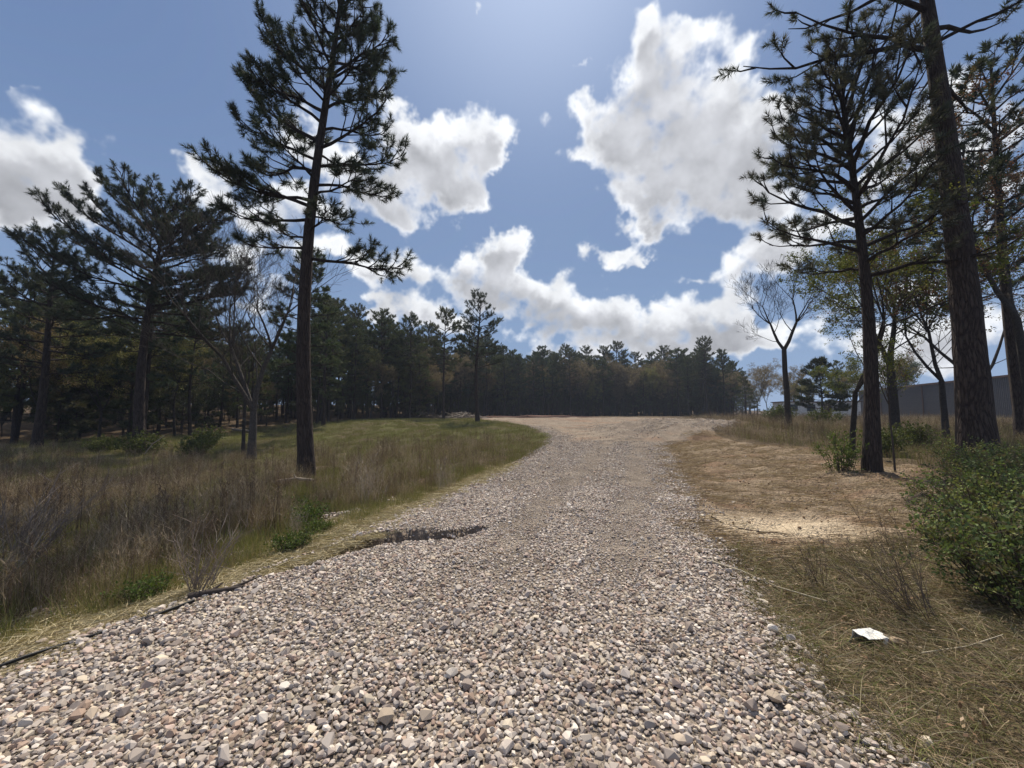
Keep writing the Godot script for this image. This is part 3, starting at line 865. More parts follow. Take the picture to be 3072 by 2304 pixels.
func woods() -> void:
	var pines := []
	for i in 6:
		pines.append(pine(200 + i, [13.5, 14.5, 12.5, 15.5, 13.0, 11.5][i], 0.14 + 0.012 * i, [0.36, 0.42, 0.30, 0.46, 0.24, 0.16][i], [2.3, 2.5, 2.1, 2.6, 2.4, 2.3][i], 34, 1, Vector2(rf(-0.02, 0.02), 0), [], [Color(0.066, 0.094, 0.052), Color(0.080, 0.105, 0.050), Color(0.058, 0.082, 0.054), Color(0.088, 0.104, 0.055), Color(0.070, 0.092, 0.046), Color(0.095, 0.115, 0.05)][i], 0.95, [0.6, 0.8, 0.4, 0.9, 0.3, 0.5][i]))
	var young := []
	for i in 2: young.append(pine(240 + i, [5.2, 6.6][i], 0.06, 0.06, 1.5, 30, 1, Vector2.ZERO, [], [Color(0.06, 0.075, 0.035), Color(0.075, 0.08, 0.045)][i], 1.0, 0.25))
	var decid := []
	var buds := [[Color(0.23, 0.175, 0.10), Color(0.19, 0.15, 0.09)], [Color(0.18, 0.19, 0.07), Color(0.22, 0.20, 0.08)], [Color(0.27, 0.22, 0.14), Color(0.20, 0.16, 0.11)], [Color(0.16, 0.13, 0.08)]]
	for i in 4:
		decid.append(broadleaf(220 + i, [10.5, 9.5, 11.5, 8.0][i], 0.12, 5, 0.5, 0.28, 0.9, 0.16, buds[i], Vector2(rf(-0.05, 0.05), 0), 5, 0.22, 0.006, 2))
	var under := []
	for i in 3:
		under.append(broadleaf(230 + i, [3.6, 4.6, 2.6][i], 0.04, 4, 0.6, 0.25, 0.9, 0.10, [Color(0.06, 0.075, 0.03), Color(0.085, 0.085, 0.04)], Vector2.ZERO, 4))
	rng.seed = 77
	var later := []
	var deep := []
	for i in 6: deep.append([])
	var deep_low := [[], [], []]
	var rows := [0.4, 3.2, 6.2, 9.5, 13.5, 17.0, 21.0, 25.0, 30.0, 36.0, 43.0, 51.0]
	for k in rows.size():
		var x := -42.0 if k < 5 else -58.0
		while x < 105.0:
			var d: float = lut(WOODS, x)
			var far := d > 66.0
			var slope: float = absf(lut(WOODS, x + 0.5) - lut(WOODS, x - 0.5))
			x += (2.4 + 0.12 * k) / sqrt(1.0 + slope * slope) * rf(0.7, 1.3)
			if x > 62.0 and (k > 3 or rng.randf() < 0.5): continue
			var pd: float = lut(WOODS, x) + rows[k] * sqrt(1.0 + minf(slope * slope, 9.0)) + rf(-0.9, 0.9)
			var px := x + rf(-0.5, 0.5)
			if k == 0 and rng.randf() < 0.15: continue
			if px > 56.0 and rng.randf() < 0.45: continue
			if pd < 24.0 and px > -24.0: continue
			# out of the picture to the left
			if px < -1.38 * pd - 3.0: continue
			var size := rf(0.82, 1.14) * (1.0 if far else lerpf(0.74, 0.9, ss(35.0, 62.0, pd)))
			if px / pd > -0.78 and px / pd < -0.50: size *= 0.8
			if k >= (4 if not far else 3):
				deep[rng.randi() % 6].append(Transform3D(Basis(Vector3.UP, rf(0, TAU)).scaled(Vector3.ONE * size), on(px, pd)))
				for m in 3:
					deep_low[rng.randi() % 3].append(Transform3D(Basis(Vector3.UP, rf(0, TAU)).scaled(Vector3.ONE * rf(0.7, 1.4)), on(px + rf(-2, 2), pd + rf(-2, 2))))
				continue
			var leafy_odds := 0.24 if not far else ((0.55 if k < 2 else 0.3) if px > 2.0 else 0.12)
			var zone := "in the left woods" if px < -0.55 * pd else ("left of the lone pine" if px < -0.05 * pd - 3.0 else ("in the treeline behind the pad" if px < 26.0 else "in the treeline near the trailer"))
			var row: String = "front-row" if k == 0 else ("second-row" if k == 1 else "inner")
			if rng.randf() < leafy_odds:
				var v := rng.randi() % 4
				var look_: String = ["brownish-budding", "olive-budding", "pale wide-topped", "small dark-budding"][v]
				later.append([px / pd, "budding_tree", decid[v], on(px, pd), "%s %s hardwood" % [look_, row], zone, "tree", "%s hardwoods %s" % [row, zone], M.leaves, M.grey_bark, rf(0, TAU), size])
			else:
				var v := rng.randi() % 6
				var look_: String = ["full-crowned", "tall round-topped", "slim dark", "tall high-crowned", "tapering low-branched", "short bushy"][v]
				later.append([px / pd, "wood_pine", pines[v], on(px, pd), "%s %s pine" % [look_, row], zone, "pine tree", "%s pines %s" % [row, zone], null, null, rf(0, TAU), size])
			if k < 4 and rng.randf() < 0.8:
				var qx := px + rf(-1.5, 1.5)
				var qd := pd + rf(0.2, 2.2)
				var v := rng.randi() % 5
				if v < 3:
					later.append([qx / qd, "understory_sapling", under[v], on(qx, qd), "%s %s leafy sapling" % [["mid-sized", "taller", "low"][v], row], zone, "sapling", "%s saplings %s" % [row, zone], M.leaves, M.grey_bark, rf(0, TAU), rf(0.6, 1.2)])
				else:
					later.append([qx / qd, "young_pine", young[v - 3], on(qx, qd), "%s %s young pine" % [["small conical", "taller conical"][v - 3], row], zone, "young pine", "%s young pines %s" % [row, zone], null, null, rf(0, TAU), rf(0.6, 1.1)])
	# from left to right; trees of one look in one row are told apart by their order
	later.sort_custom(func(a, b): return a[0] < b[0])
	var total := {}
	var count := {}
	for a in later: total[a[4] + a[5]] = total.get(a[4] + a[5], 0) + 1
	var nth := ["first", "second", "third", "fourth", "fifth", "sixth", "seventh", "eighth", "ninth", "tenth", "eleventh", "twelfth", "thirteenth", "fourteenth", "fifteenth", "sixteenth", "seventeenth", "eighteenth", "nineteenth", "twentieth"]
	for a in later:
		var key: String = a[4] + a[5]
		var i: int = count.get(key, 0)
		count[key] = i + 1
		var order: String = "" if total[key] == 1 else (", %s from the left," % nth[mini(i, 19)])
		plant(a[1], a[2], a[3], a[4] + order + " " + a[5], a[6], a[7], a[8], a[9], a[10], a[11])
	var mass := Node3D.new()
	mass.name = "deep_woods"
	add_child(mass)
	tag(mass, "dense dark pines filling the depth of the woods", "woods", "", "stuff")
	for i in 6:
		many("trunk", pines[i].trunk, M.pine_bark, deep[i], PackedColorArray(), mass)
		many("crown", pines[i].crown, M.needles, deep[i], PackedColorArray(), mass)
	for i in 3:
		many("trunk", under[i].trunk, M.grey_bark, deep_low[i], PackedColorArray(), mass)
		many("crown", under[i].crown, M.leaves, deep_low[i], PackedColorArray(), mass)
	# scattered trees beyond the trailer, closing the view towards the warehouse
	var spots := [[41.0, 70.0], [43.5, 62.0], [45.5, 74.0], [47.0, 66.0], [49.5, 60.0], [50.0, 78.0], [52.5, 70.0], [53.5, 63.0], [55.5, 76.0], [56.5, 68.0], [58.0, 82.0], [54.0, 57.0]]
	for i in spots.size():
		var v := i % 3
		plant("far_tree", decid[[1, 0, 2][i % 3]] if i % 4 else pines[5], on(spots[i][0], spots[i][1]), "scattered %s tree beyond the trailer, %s by distance to the right" % ["bushy pine" if i % 4 == 0 else "budding", nth[i]], "tree", "scattered trees beyond the trailer", M.leaves if i % 4 else M.needles, M.grey_bark, i * 1.3, rf(0.62, 0.88))
	# named standouts along the edge
	plant("edge_pine", pines[3], on(-8.4, 49.0), "tall pine just left of the lone pine, before the wood edge", "pine tree", "", null, null, 1.0, 0.86)
	plant("edge_pine", pines[1], on(-13.0, 50.5), "pine second to the left of the lone pine, before the woods", "pine tree", "", null, null, 2.2, 0.9)
	plant("edge_pine", pines[0], on(-14.4, 27.4), "pine standing right behind the trunk of the tallest pine", "pine tree", "", null, null, 0.4, 0.95)
	plant("edge_pine", pines[2], on(-23.6, 25.6), "dark pine just right of the broad-crowned pine trunk", "pine tree", "", null, null, 3.4, 0.9)
	plant("edge_pine", pines[4], on(-16.6, 35.2), "small pine right of the tallest pine, on the grassy bank", "pine tree", "", null, null, 5.0, 0.8)

# ---------------------------------------------------------------- weeds, grass, straw
func ribbon(s: Soup, o: Vector3, dir: Vector3, ln: float, w: float, bend: Vector3, segs: int, col: Color) -> void:
	var side := dir.cross(rv()).normalized() * w * 0.5
	var a := o
	for i in segs:
		var t1 := 1.0 - float(i) / segs
		var t2 := 1.0 - float(i + 1) / segs
		var b := a + dir * ln / segs
		dir = (dir + bend / segs).normalized()
		s.tri(a - side * t1, b - side * t2, a + side * t1, col)
		if t2 > 0.01: s.tri(a + side * t1, b - side * t2, b + side * t2, col)
		a = b
func weed_clump(stems: int, h: float, spread: float, w: float, twigs: int, lean: float, cols: Array) -> ArrayMesh:
	var s := Soup.new()
	for i in stems:
		var a := rf(0, TAU)
		var o := Vector3(cos(a), 0, sin(a)) * spread * sqrt(rng.randf()) + Vector3(0, -0.04, 0)
		var dir := (Vector3.UP + Vector3(rf(-1, 1), 0, rf(-1, 1)) * lean).normalized()
		var hh := h * rf(0.5, 1.1)
		var c: Color = cols[rng.randi() % cols.size()] * rf(0.7, 1.3)
		var bend := Vector3(rf(-1, 1), rf(-0.3, 0.1), rf(-1, 1)) * 0.35
		ribbon(s, o, dir, hh, w, bend, 3, c)
		for k in twigs:
			var t := rf(0.35, 0.95)
			var q := o + dir * hh * t + bend * hh * t * t * 0.35
			ribbon(s, q, (dir + rv() * 0.8).normalized(), hh * rf(0.10, 0.30), w * 0.7, rv() * 0.3, 1, c)
	return s.mesh()
func stalks(n: int, h: float, spread: float) -> ArrayMesh:   # last year's tall stalks with branching seed heads
	var s := Soup.new()
	for i in n:
		var o := Vector3(rf(-1, 1) * spread, -0.04, rf(-1, 1) * spread)
		var dir := (Vector3.UP + Vector3(rf(-1, 1), 0, rf(-1, 1)) * 0.14).normalized()
		var hh := h * rf(0.6, 1.1)
		var c := Color(0.11, 0.08, 0.06) * rf(0.8, 1.4)
		ribbon(s, o, dir, hh, 0.013, rv() * 0.15, 4, c)
		ribbon(s, o, dir, hh, 0.013, rv() * 0.02, 4, c)
		for k in 12:
			var q := o + dir * hh * rf(0.55, 1.0)
			var e := (dir + rv() * 0.7).normalized()
			ribbon(s, q, e, hh * rf(0.06, 0.2), 0.007, rv() * 0.2, 2, c)
			for m in 3: ribbon(s, q + e * hh * rf(0.04, 0.15), rv(), 0.03, 0.014, Vector3.ZERO, 1, c * 1.3)
	return s.mesh()
func straw_patch(n: int, r: float, l: float, w: float, lift: float, cols: Array, dirbias := 0.0) -> ArrayMesh:
	var s := Soup.new()
	for i in n:
		var a := rf(0, TAU)
		var o := Vector3(cos(a), 0, sin(a)) * r * sqrt(rng.randf()) + Vector3(0, rf(0.0, 0.02), 0)
		var ang := rf(-0.5, 0.5) + (PI if rng.randf() < 0.5 else 0.0) if rng.randf() < dirbias else rf(0, TAU)
		var dir := Vector3(cos(ang), rf(0.0, lift), sin(ang)).normalized()
		var c: Color = cols[rng.randi() % cols.size()] * rf(0.7, 1.25)
		ribbon(s, o, dir, l * rf(0.4, 1.2), w, Vector3(rf(-0.6, 0.6), -lift * 1.1, rf(-0.6, 0.6)), 3, c)
	return s.mesh()
func cover_of(called: String, label: String, category: String, meshes: Array, mat: Material, count: int, where: Callable, smin: float, smax: float, pieces: String, spin := TAU) -> void:
	var o := Node3D.new()
	o.name = called
	add_child(o)
	tag(o, label, category, "", "stuff")
	var xf := []
	for m in meshes: xf.append([])
	var made := 0
	var tries := 0
	while made < count and tries < count * 12:
		tries += 1
		var w: Vector3 = where.call()   # x, distance ahead, size (0: none here)
		if w.z <= 0.0: continue
		made += 1
		xf[rng.randi() % meshes.size()].append(Transform3D(Basis(Vector3.UP, rf(0, spin)).scaled(Vector3.ONE * w.z * rf(smin, smax)), on(w.x, w.y)))
	for i in meshes.size():
		many(pieces, meshes[i], mat, xf[i], PackedColorArray(), o)

func ground_cover() -> void:
	rng.seed = 303
	var brown := [Color(0.215, 0.15, 0.105), Color(0.275, 0.20, 0.14), Color(0.37, 0.285, 0.195), Color(0.155, 0.11, 0.08), Color(0.46, 0.375, 0.265), Color(0.20, 0.185, 0.085), Color(0.19, 0.135, 0.10)]
	var tall := []
	for i in 3: tall.append(weed_clump(24, 0.80, 0.34, 0.0075, 5, 0.26, brown))
	for i in 2: tall.append(weed_clump(40, 0.5, 0.40, 0.0075, 3, 0.6, brown))
	tall.append(stalks(4, 1.1, 0.35))
	tall.append(weed_clump(18, 0.95, 0.20, 0.007, 6, 0.5, [Color(0.40, 0.33, 0.25), Color(0.32, 0.26, 0.19)]))
	cover_of("dry_weeds", "tall dead brown weeds filling the field left of the drive", "weeds", tall, M.dry, 6000, func() -> Vector3:
		var d := rf(3.2, 24.0) if rng.randf() < 0.75 else rf(3.2, 11.0)
		var x := rf(-1.5 * d - 3.0, 2.0)
		var gap := lut(ROAD_L, d) - x - 0.35 - 0.6 * (1.0 - ss(7.0, 12.0, d)) + 0.5 * ex.get_noise_2d(x * 1.5, d * 1.5)
		if gap < 0.0 or x < -36.0: return Vector3.ZERO
		if x > -3.6 and d > 5.0 and d < 7.3: return Vector3.ZERO
		if n01(x, d, 0.9) < 0.38: return Vector3.ZERO
		return Vector3(x, d, lerpf(0.45, 1.0, ss(0.0, 1.3, gap)) * lerpf(0.45, 1.15, n01(x + 8.0, d, 0.6)) * (1.0 - 0.35 * ss(17.0, 23.0, d))), 0.45, 0.88, "weed_clump")
	cover_of("field_weeds", "dead brown weeds in the hollow right of the gravel heap", "weeds", tall, M.dry, 3600, func() -> Vector3:
		var d := rf(14.0, 58.0)
		var x := rf(9.0, 46.0)
		if x < lut(ROAD_R, d) + 0.6 or dirt_mask(x, d) > -0.5 or x > 1.4 * d + 2.0: return Vector3.ZERO
		return Vector3(x, d, lerpf(0.5, 1.0, n01(x, d, 0.4))), 0.7, 1.1, "weed_clump")
	var green := [Color(0.14, 0.165, 0.045), Color(0.20, 0.21, 0.065), Color(0.245, 0.23, 0.085), Color(0.29, 0.245, 0.12)]
	var grass := []
	for i in 4: grass.append(weed_clump(34, 0.26, 0.26, 0.008, 0, 0.5, green))
	cover_of("bank_grass", "olive green grass on the sunlit bank before the woods", "grass", grass, M.dry, 9000, func() -> Vector3:
		var d := rf(11.0, 50.0)
		var x := rf(-1.1 * d - 4.0, 3.0)
		if x > lut(ROAD_L, d) - 0.3 or woods_depth(x, d) > 2.5: return Vector3.ZERO
		if n01(x + 30.0, d, 0.5) < 0.35 and d < 15.0: return Vector3.ZERO
		return Vector3(x, d, 1.0), 0.6, 1.3, "grass_tuft")
	cover_of("verge_grass", "short olive weeds along the near edge of the dead weeds", "grass", grass, M.dry, 5200, func() -> Vector3:
		var d := rf(2.4, 13.0)
		var x := lut(ROAD_L, d) - 0.2 - (3.0 + 0.5 * d) * pow(rng.randf(), 1.3)
		if n01(x, d, 1.4) < 0.42: return Vector3.ZERO
		return Vector3(x, d, ss(0.1, 1.2, lut(ROAD_L, d) - x) * 0.8 + 0.2), 0.5, 1.15, "grass_tuft")
	var straw := [Color(0.44, 0.375, 0.23), Color(0.34, 0.28, 0.17), Color(0.50, 0.44, 0.29), Color(0.25, 0.20, 0.12)]
	var mats := []
	for i in 4: mats.append(straw_patch(70, 0.26, 0.20, 0.007, 0.16, straw))
	cover_of("straw", "pale straw strewn along the left edge of the gravel", "straw", mats, M.dry, 2600, func() -> Vector3:
		var d := rf(1.6, 13.0)
		var x := lut(ROAD_L, d) + 0.05 - 1.3 * rng.randf()
		if ditch_near(x, d) > 0.3 or n01(x, d, 2.2) < 0.3: return Vector3.ZERO
		return Vector3(x, d, 1.0), 0.7, 1.2, "straw_patch")
	var thin := []
	var duff := [Color(0.27, 0.20, 0.135), Color(0.36, 0.285, 0.195), Color(0.17, 0.12, 0.085), Color(0.45, 0.37, 0.26)]
	for i in 4: thin.append(straw_patch(26, 0.40, 0.22, 0.008, 0.10, duff, 0.85))
	cover_of("needle_litter", "thin brown needles and straw scattered over the dirt clearing", "litter", thin, M.dry, 2600, func() -> Vector3:
		var d := rf(4.6, 21.0)
		var x := rf(2.0, 12.0)
		if Vector2((x - 4.15) / 1.3, (d - 6.35) / 0.75).length() < 1.0 and rng.randf() < 0.85: return Vector3.ZERO
		if dirt_mask(x, d) < -0.2 or n01(x * 0.5, d * 1.4, 1.2) < 0.35: return Vector3.ZERO
		return Vector3(x, d, 1.0), 0.7, 1.3, "litter_patch", 0.5)
	var fallen := []
	for i in 4:
		var lf := Soup.new()
		for k in 16:
			var o := Vector3(rf(-0.4, 0.4), rf(0.004, 0.03), rf(-0.4, 0.4))
			var a := Vector3(rf(-1, 1), rf(-0.25, 0.25), rf(-1, 1)).normalized() * rf(0.010, 0.022)
			var b := a.cross(Vector3(rf(-0.4, 0.4), 1, rf(-0.4, 0.4))).normalized() * 0.007
			var c: Color = [Color(0.24, 0.15, 0.09), Color(0.33, 0.24, 0.15), Color(0.16, 0.10, 0.065), Color(0.40, 0.30, 0.21)][rng.randi() % 4]
			lf.tri(o - a, o + b, o + a, c)
			lf.tri(o - a, o + a, o - b, c)
		fallen.append(lf.mesh())
	cover_of("leaf_litter", "dead brown leaves lying in the right-hand grass and on the dirt", "leaves", fallen, M.dry, 900, func() -> Vector3:
		var d := rf(0.8, 15.0) if rng.randf() < 0.5 else rf(0.8, 6.0)
		var x := rf(1.6, 10.0)
		if x < lut(ROAD_R, d) + 0.1: return Vector3.ZERO
		return Vector3(x, d, 1.0), 0.8, 1.3, "leaf_patch")
	var tang := []
	var mixed := [Color(0.31, 0.245, 0.15), Color(0.22, 0.17, 0.10), Color(0.42, 0.36, 0.24), Color(0.14, 0.15, 0.05), Color(0.18, 0.185, 0.065), Color(0.24, 0.18, 0.115), Color(0.11, 0.085, 0.055), Color(0.28, 0.21, 0.14)]
	for i in 5: tang.append(straw_patch(60, 0.26, 0.30, 0.0055, 0.75, mixed))
	cover_of("tangled_grass", "tangled olive and straw-coloured grass right of the near gravel", "grass", tang, M.dry, 3600, func() -> Vector3:
		var d := rf(0.6, 6.2)
		var x := rf(1.5, 9.0)
		if x < lut(ROAD_R, d) + 0.05 + 0.12 * ex.get_noise_2d(x * 5, d * 5) or dirt_mask(x, d) > 0.25: return Vector3.ZERO
		return Vector3(x, d, lerpf(0.6, 1.0, n01(x, d, 1.2))), 0.6, 1.15, "grass_tangle")
	var right := []
	for i in 3: right.append(weed_clump(20, 0.45, 0.3, 0.008, 3, 0.3, green + [Color(0.16, 0.11, 0.08)]))
	cover_of("bush_weeds", "mixed green and brown weeds under the right-hand pines", "weeds", right, M.dry, 2200, func() -> Vector3:
		var d := rf(6.0, 24.0)
		var x := rf(6.0, 30.0)
		if x < lut(DIRT_R, d) + 0.4 and d < 21.0 or x < lut(ROAD_R, d) + 1.0: return Vector3.ZERO
		return Vector3(x, d, 1.0), 0.5, 1.2, "weed_clump")

# ---------------------------------------------------------------- bushes, single plants, litter
func bush(seed_: int, rad: float, h: float, stems: int, leaf: float, cols: Array, leaves_per: int) -> Dictionary:
	rng.seed = seed_
	var wood := Acc.new()
	var crown := Soup.new()
	for i in stems:
		var a := rf(0, TAU)
		var out := sqrt(rng.randf())
		var o := Vector3(cos(a), 0, sin(a)) * rad * 0.35 * out + Vector3(0, -0.08, 0)
		var tip := Vector3(cos(a) * rad * out, h * rf(0.55, 1.0) * sqrt(maxf(0.15, 1.0 - out * out * 0.8)), sin(a) * rad * out)
		var mid := o.lerp(tip, 0.5) + Vector3(0, 0.15 * h, 0) + rv() * 0.08
		wood.tube(PackedVector3Array([o, mid, tip]), PackedFloat32Array([0.010, 0.006, 0.002]), 4, 1.0, 0.5)
		for k in 7:
			var s := rf(0.12, 1.0)
			var q := o.lerp(mid, s * 2.0) if s < 0.5 else mid.lerp(tip, s * 2.0 - 1.0)
			var dir := (rv() + Vector3.UP * 0.5).normalized()
			var ln := rf(0.12, 0.32)
			wood.tube(PackedVector3Array([q, q + dir * ln]), PackedFloat32Array([0.003, 0.0012]), 3, 1.0, 0.5)
			var c: Color = cols[rng.randi() % cols.size()]
			for m in leaves_per:
				var at := q + dir * ln * rf(0.1, 1.05) + rv() * 0.03
				var g := rf(0.7, 1.3)
				var ld := (rv() + dir * 0.6 + Vector3.UP * 0.2).normalized() * leaf * rf(0.7, 1.2)
				var w := ld.cross(rv()).normalized() * leaf * 0.30
				var col := Color(c.r * g, c.g * g, c.b * g)
				crown.tri(at, at + ld * 0.5 + w, at + ld, col)
				crown.tri(at, at + ld, at + ld * 0.5 - w, col)
	return {"trunk": wood.mesh(), "crown": crown.mesh(), "limbs": []}
func shrub(called: String, t: Dictionary, at: Vector3, label: String, category: String, group := "", turn := 0.0, size := 1.0) -> void:
	var o := thing(called, at, label, category, group, turn)
	part("stems", t.trunk, M.twig, o).set_meta("kind", "stuff")
	if t.crown: part("foliage", t.crown, M.leaves, o).set_meta("kind", "stuff")
	o.scale = Vector3.ONE * size
func small_plants() -> void:
	var g := [Color(0.115, 0.155, 0.055), Color(0.14, 0.185, 0.065), Color(0.09, 0.12, 0.05), Color(0.20, 0.22, 0.08), Color(0.15, 0.13, 0.07)]
	shrub("green_bush", bush(401, 1.0, 1.15, 116, 0.042, g, 14), on(4.75, 3.6), "dense small-leaved green bush nearest the camera at the right edge", "bush")
	shrub("green_bush", bush(402, 1.05, 1.15, 100, 0.042, g, 14), on(6.35, 5.2), "green bush directly behind the nearest bush, beside the dirt clearing", "bush")
	shrub("green_bush", bush(403, 1.1, 0.9, 84, 0.042, g, 13), on(8.7, 7.0), "low spreading green bush between the clearing and the thick pine", "bush")
	shrub("green_bush", bush(404, 0.8, 0.75, 50, 0.045, g, 12), on(10.35, 8.7), "leafy green growth wrapped round the foot of the thick pine", "bush")
	shrub("green_bush", bush(405, 1.0, 0.9, 50, 0.045, g, 10), on(11.9, 10.6), "green undergrowth in shade behind the thick pine", "bush")
	var c := [Color(0.10, 0.14, 0.03), Color(0.13, 0.16, 0.045)]
	shrub("fresh_sapling_clump", bush(406, 0.55, 1.2, 26, 0.06, c, 8), on(8.6, 10.5), "light green leafy clump at the left foot of the slim pine", "plant")
	var low := bush(407, 0.42, 0.42, 26, 0.05, [Color(0.07, 0.11, 0.025), Color(0.10, 0.13, 0.035)], 8)
	for a in [[-3.55, 3.95, "dark green leafy tuft where straw meets the weeds, nearest on the left", 0.6], [-3.35, 6.75, "green leafy weed below the tallest pine, on pale stones", 0.75], [-2.95, 6.1, "green leafy weed nearest the washed-out gully", 0.55], [-2.75, 5.2, "small green weed on the straw left of the gully", 0.6]]:
		shrub("leafy_weed", low, on(a[0], a[1]), a[2], "weed", "green leafy weeds beside the drive", rf(0, TAU), a[3])
	var fern := bush(408, 0.9, 1.1, 34, 0.09, [Color(0.08, 0.10, 0.03), Color(0.10, 0.115, 0.035)], 8)
	for a in [[-19.0, 20.6, "green brush at the right foot of the broad-crowned pine", 1.2], [-15.7, 20.0, "green brush left of the slim bare tree", 1.1], [-21.5, 21.0, "green brush left of the broad-crowned pine trunk", 0.9], [-17.8, 23.5, "green brush in front of the woods behind the bare oak", 1.2], [15.5, 15.5, "green brush at the foot of the forking oak", 0.9], [21.0, 27.0, "green brush in the weeds behind the leafless tree", 1.2], [12.4, 13.4, "green brush in the shade right of the slim pine", 0.9], [24.0, 36.0, "green brush at the far side of the right-hand weeds", 1.5], [30.0, 44.0, "green brush just before the white trailer", 1.6]]:
		shrub("brush", fern, on(a[0], a[1]), a[2], "shrub", "brush along the field edges", rf(0, TAU), a[3])
	# pale wispy dead weeds
	rng.seed = 410
	var wisp := weed_clump(60, 1.0, 0.22, 0.006, 9, 0.35, [Color(0.34, 0.28, 0.24), Color(0.28, 0.23, 0.20), Color(0.40, 0.35, 0.30)])
	for a in [[-2.75, 7.9, "pale wispy dead weed standing out left of the gravel", 1.0], [-1.55, 9.4, "pale dead weed at the gravel edge, farther along the drive", 0.8], [-3.15, 6.0, "low bleached dead weed beside the green leafy weeds", 0.5]]:
		var o := part("wispy_weed", wisp, M.dry, self, on(a[0], a[1]))
		o.scale = Vector3.ONE * a[3]
		tag(o, a[2], "weed", "pale wispy weeds")
	# leafless shrub in the right foreground
	var t := twiggy(420, 26, 0.85, Vector3(-0.6, 1.0, -0.25), 0.0042)
	tag(part("bare_shrub", t, M.twig_red, self, on(3.55, 3.55)), "leafless brown twiggy shrub in front of the green bush", "shrub")
	tag(part("bare_shrub", twiggy(421, 14, 0.6, Vector3(-0.35, 1.0, 0.0), 0.004), M.twig_red, self, on(3.2, 4.3)), "smaller leafless shrub at the near edge of the dirt clearing", "shrub")
	tag(part("bare_shrub", twiggy(422, 22, 0.7, Vector3(0.1, 1.0, 0.0), 0.006), M.twig_grey, self, on(-3.05, 3.95)), "grey leafless shrub in the straw near the black edging", "shrub")
	tag(part("bare_shrub", twiggy(423, 30, 1.0, Vector3(0.2, 1.0, 0.0), 0.008), M.twig_grey, self, on(-5.6, 4.6)), "bleached leafless shrub among the weeds at the left edge", "shrub")
func twiggy(seed_: int, stems: int, h: float, dir: Vector3, r: float) -> ArrayMesh:
	rng.seed = seed_
	var w := Acc.new()
	for i in stems:
		var o := Vector3(rf(-0.1, 0.1), -0.05, rf(-0.1, 0.1))
		var d := (dir + rv() * 0.5).normalized()
		d.y = maxf(d.y, 0.2)
		var p := PackedVector3Array(); var rr := PackedFloat32Array()
		var ln := h * rf(0.6, 1.25)
		for k in 5:
			p.append(o)
			rr.append(r * rf(0.9, 1.0) * (1.0 - 0.2 * k))
			o += d * ln / 4.0
			d = (d + rv() * 0.14 + Vector3.UP * 0.05).normalized()
		w.tube(p, rr, 4, 1.0, 0.5)
		for k in 7:
			var s := rng.randi_range(1, 3)
			var q := p[s].lerp(p[s + 1], rng.randf())
			var td := (d + rv() * 0.75).normalized()
			var e := q + td * ln * rf(0.12, 0.35)
			w.tube(PackedVector3Array([q, q.lerp(e, 0.5) + rv() * 0.01, e]), PackedFloat32Array([r * 0.45, r * 0.35, r * 0.15]), 3, 1.0, 0.5)
	return w.mesh()
func stick(called: String, pts: Array, r: float, mat: Material, label: String, category: String, side := 0) -> void:
	var o := on(pts[0][0], pts[0][1])
	var p := PackedVector3Array(); var rr := PackedFloat32Array()
	for i in pts.size():
		p.append(on(pts[i][0], pts[i][1], r * 0.7 + 0.012 + (pts[i][2] if pts[i].size() > 2 else 0.0)) - o)
		rr.append(r * lerpf(1.0, 0.5, float(i) / (pts.size() - 1)))
	var w := Acc.new()
	w.tube(p, rr, 6, 1.0, 0.4)
	for k in side:
		var i := rng.randi_range(1, pts.size() - 2)
		w.tube(PackedVector3Array([p[i], p[i] + Vector3(rf(-0.2, 0.2), rf(0.03, 0.1), rf(-0.15, 0.15))]), PackedFloat32Array([r * 0.5, r * 0.2]), 4, 1.0, 0.4)
	tag(part(called, w.mesh(), mat, self, o), label, category)
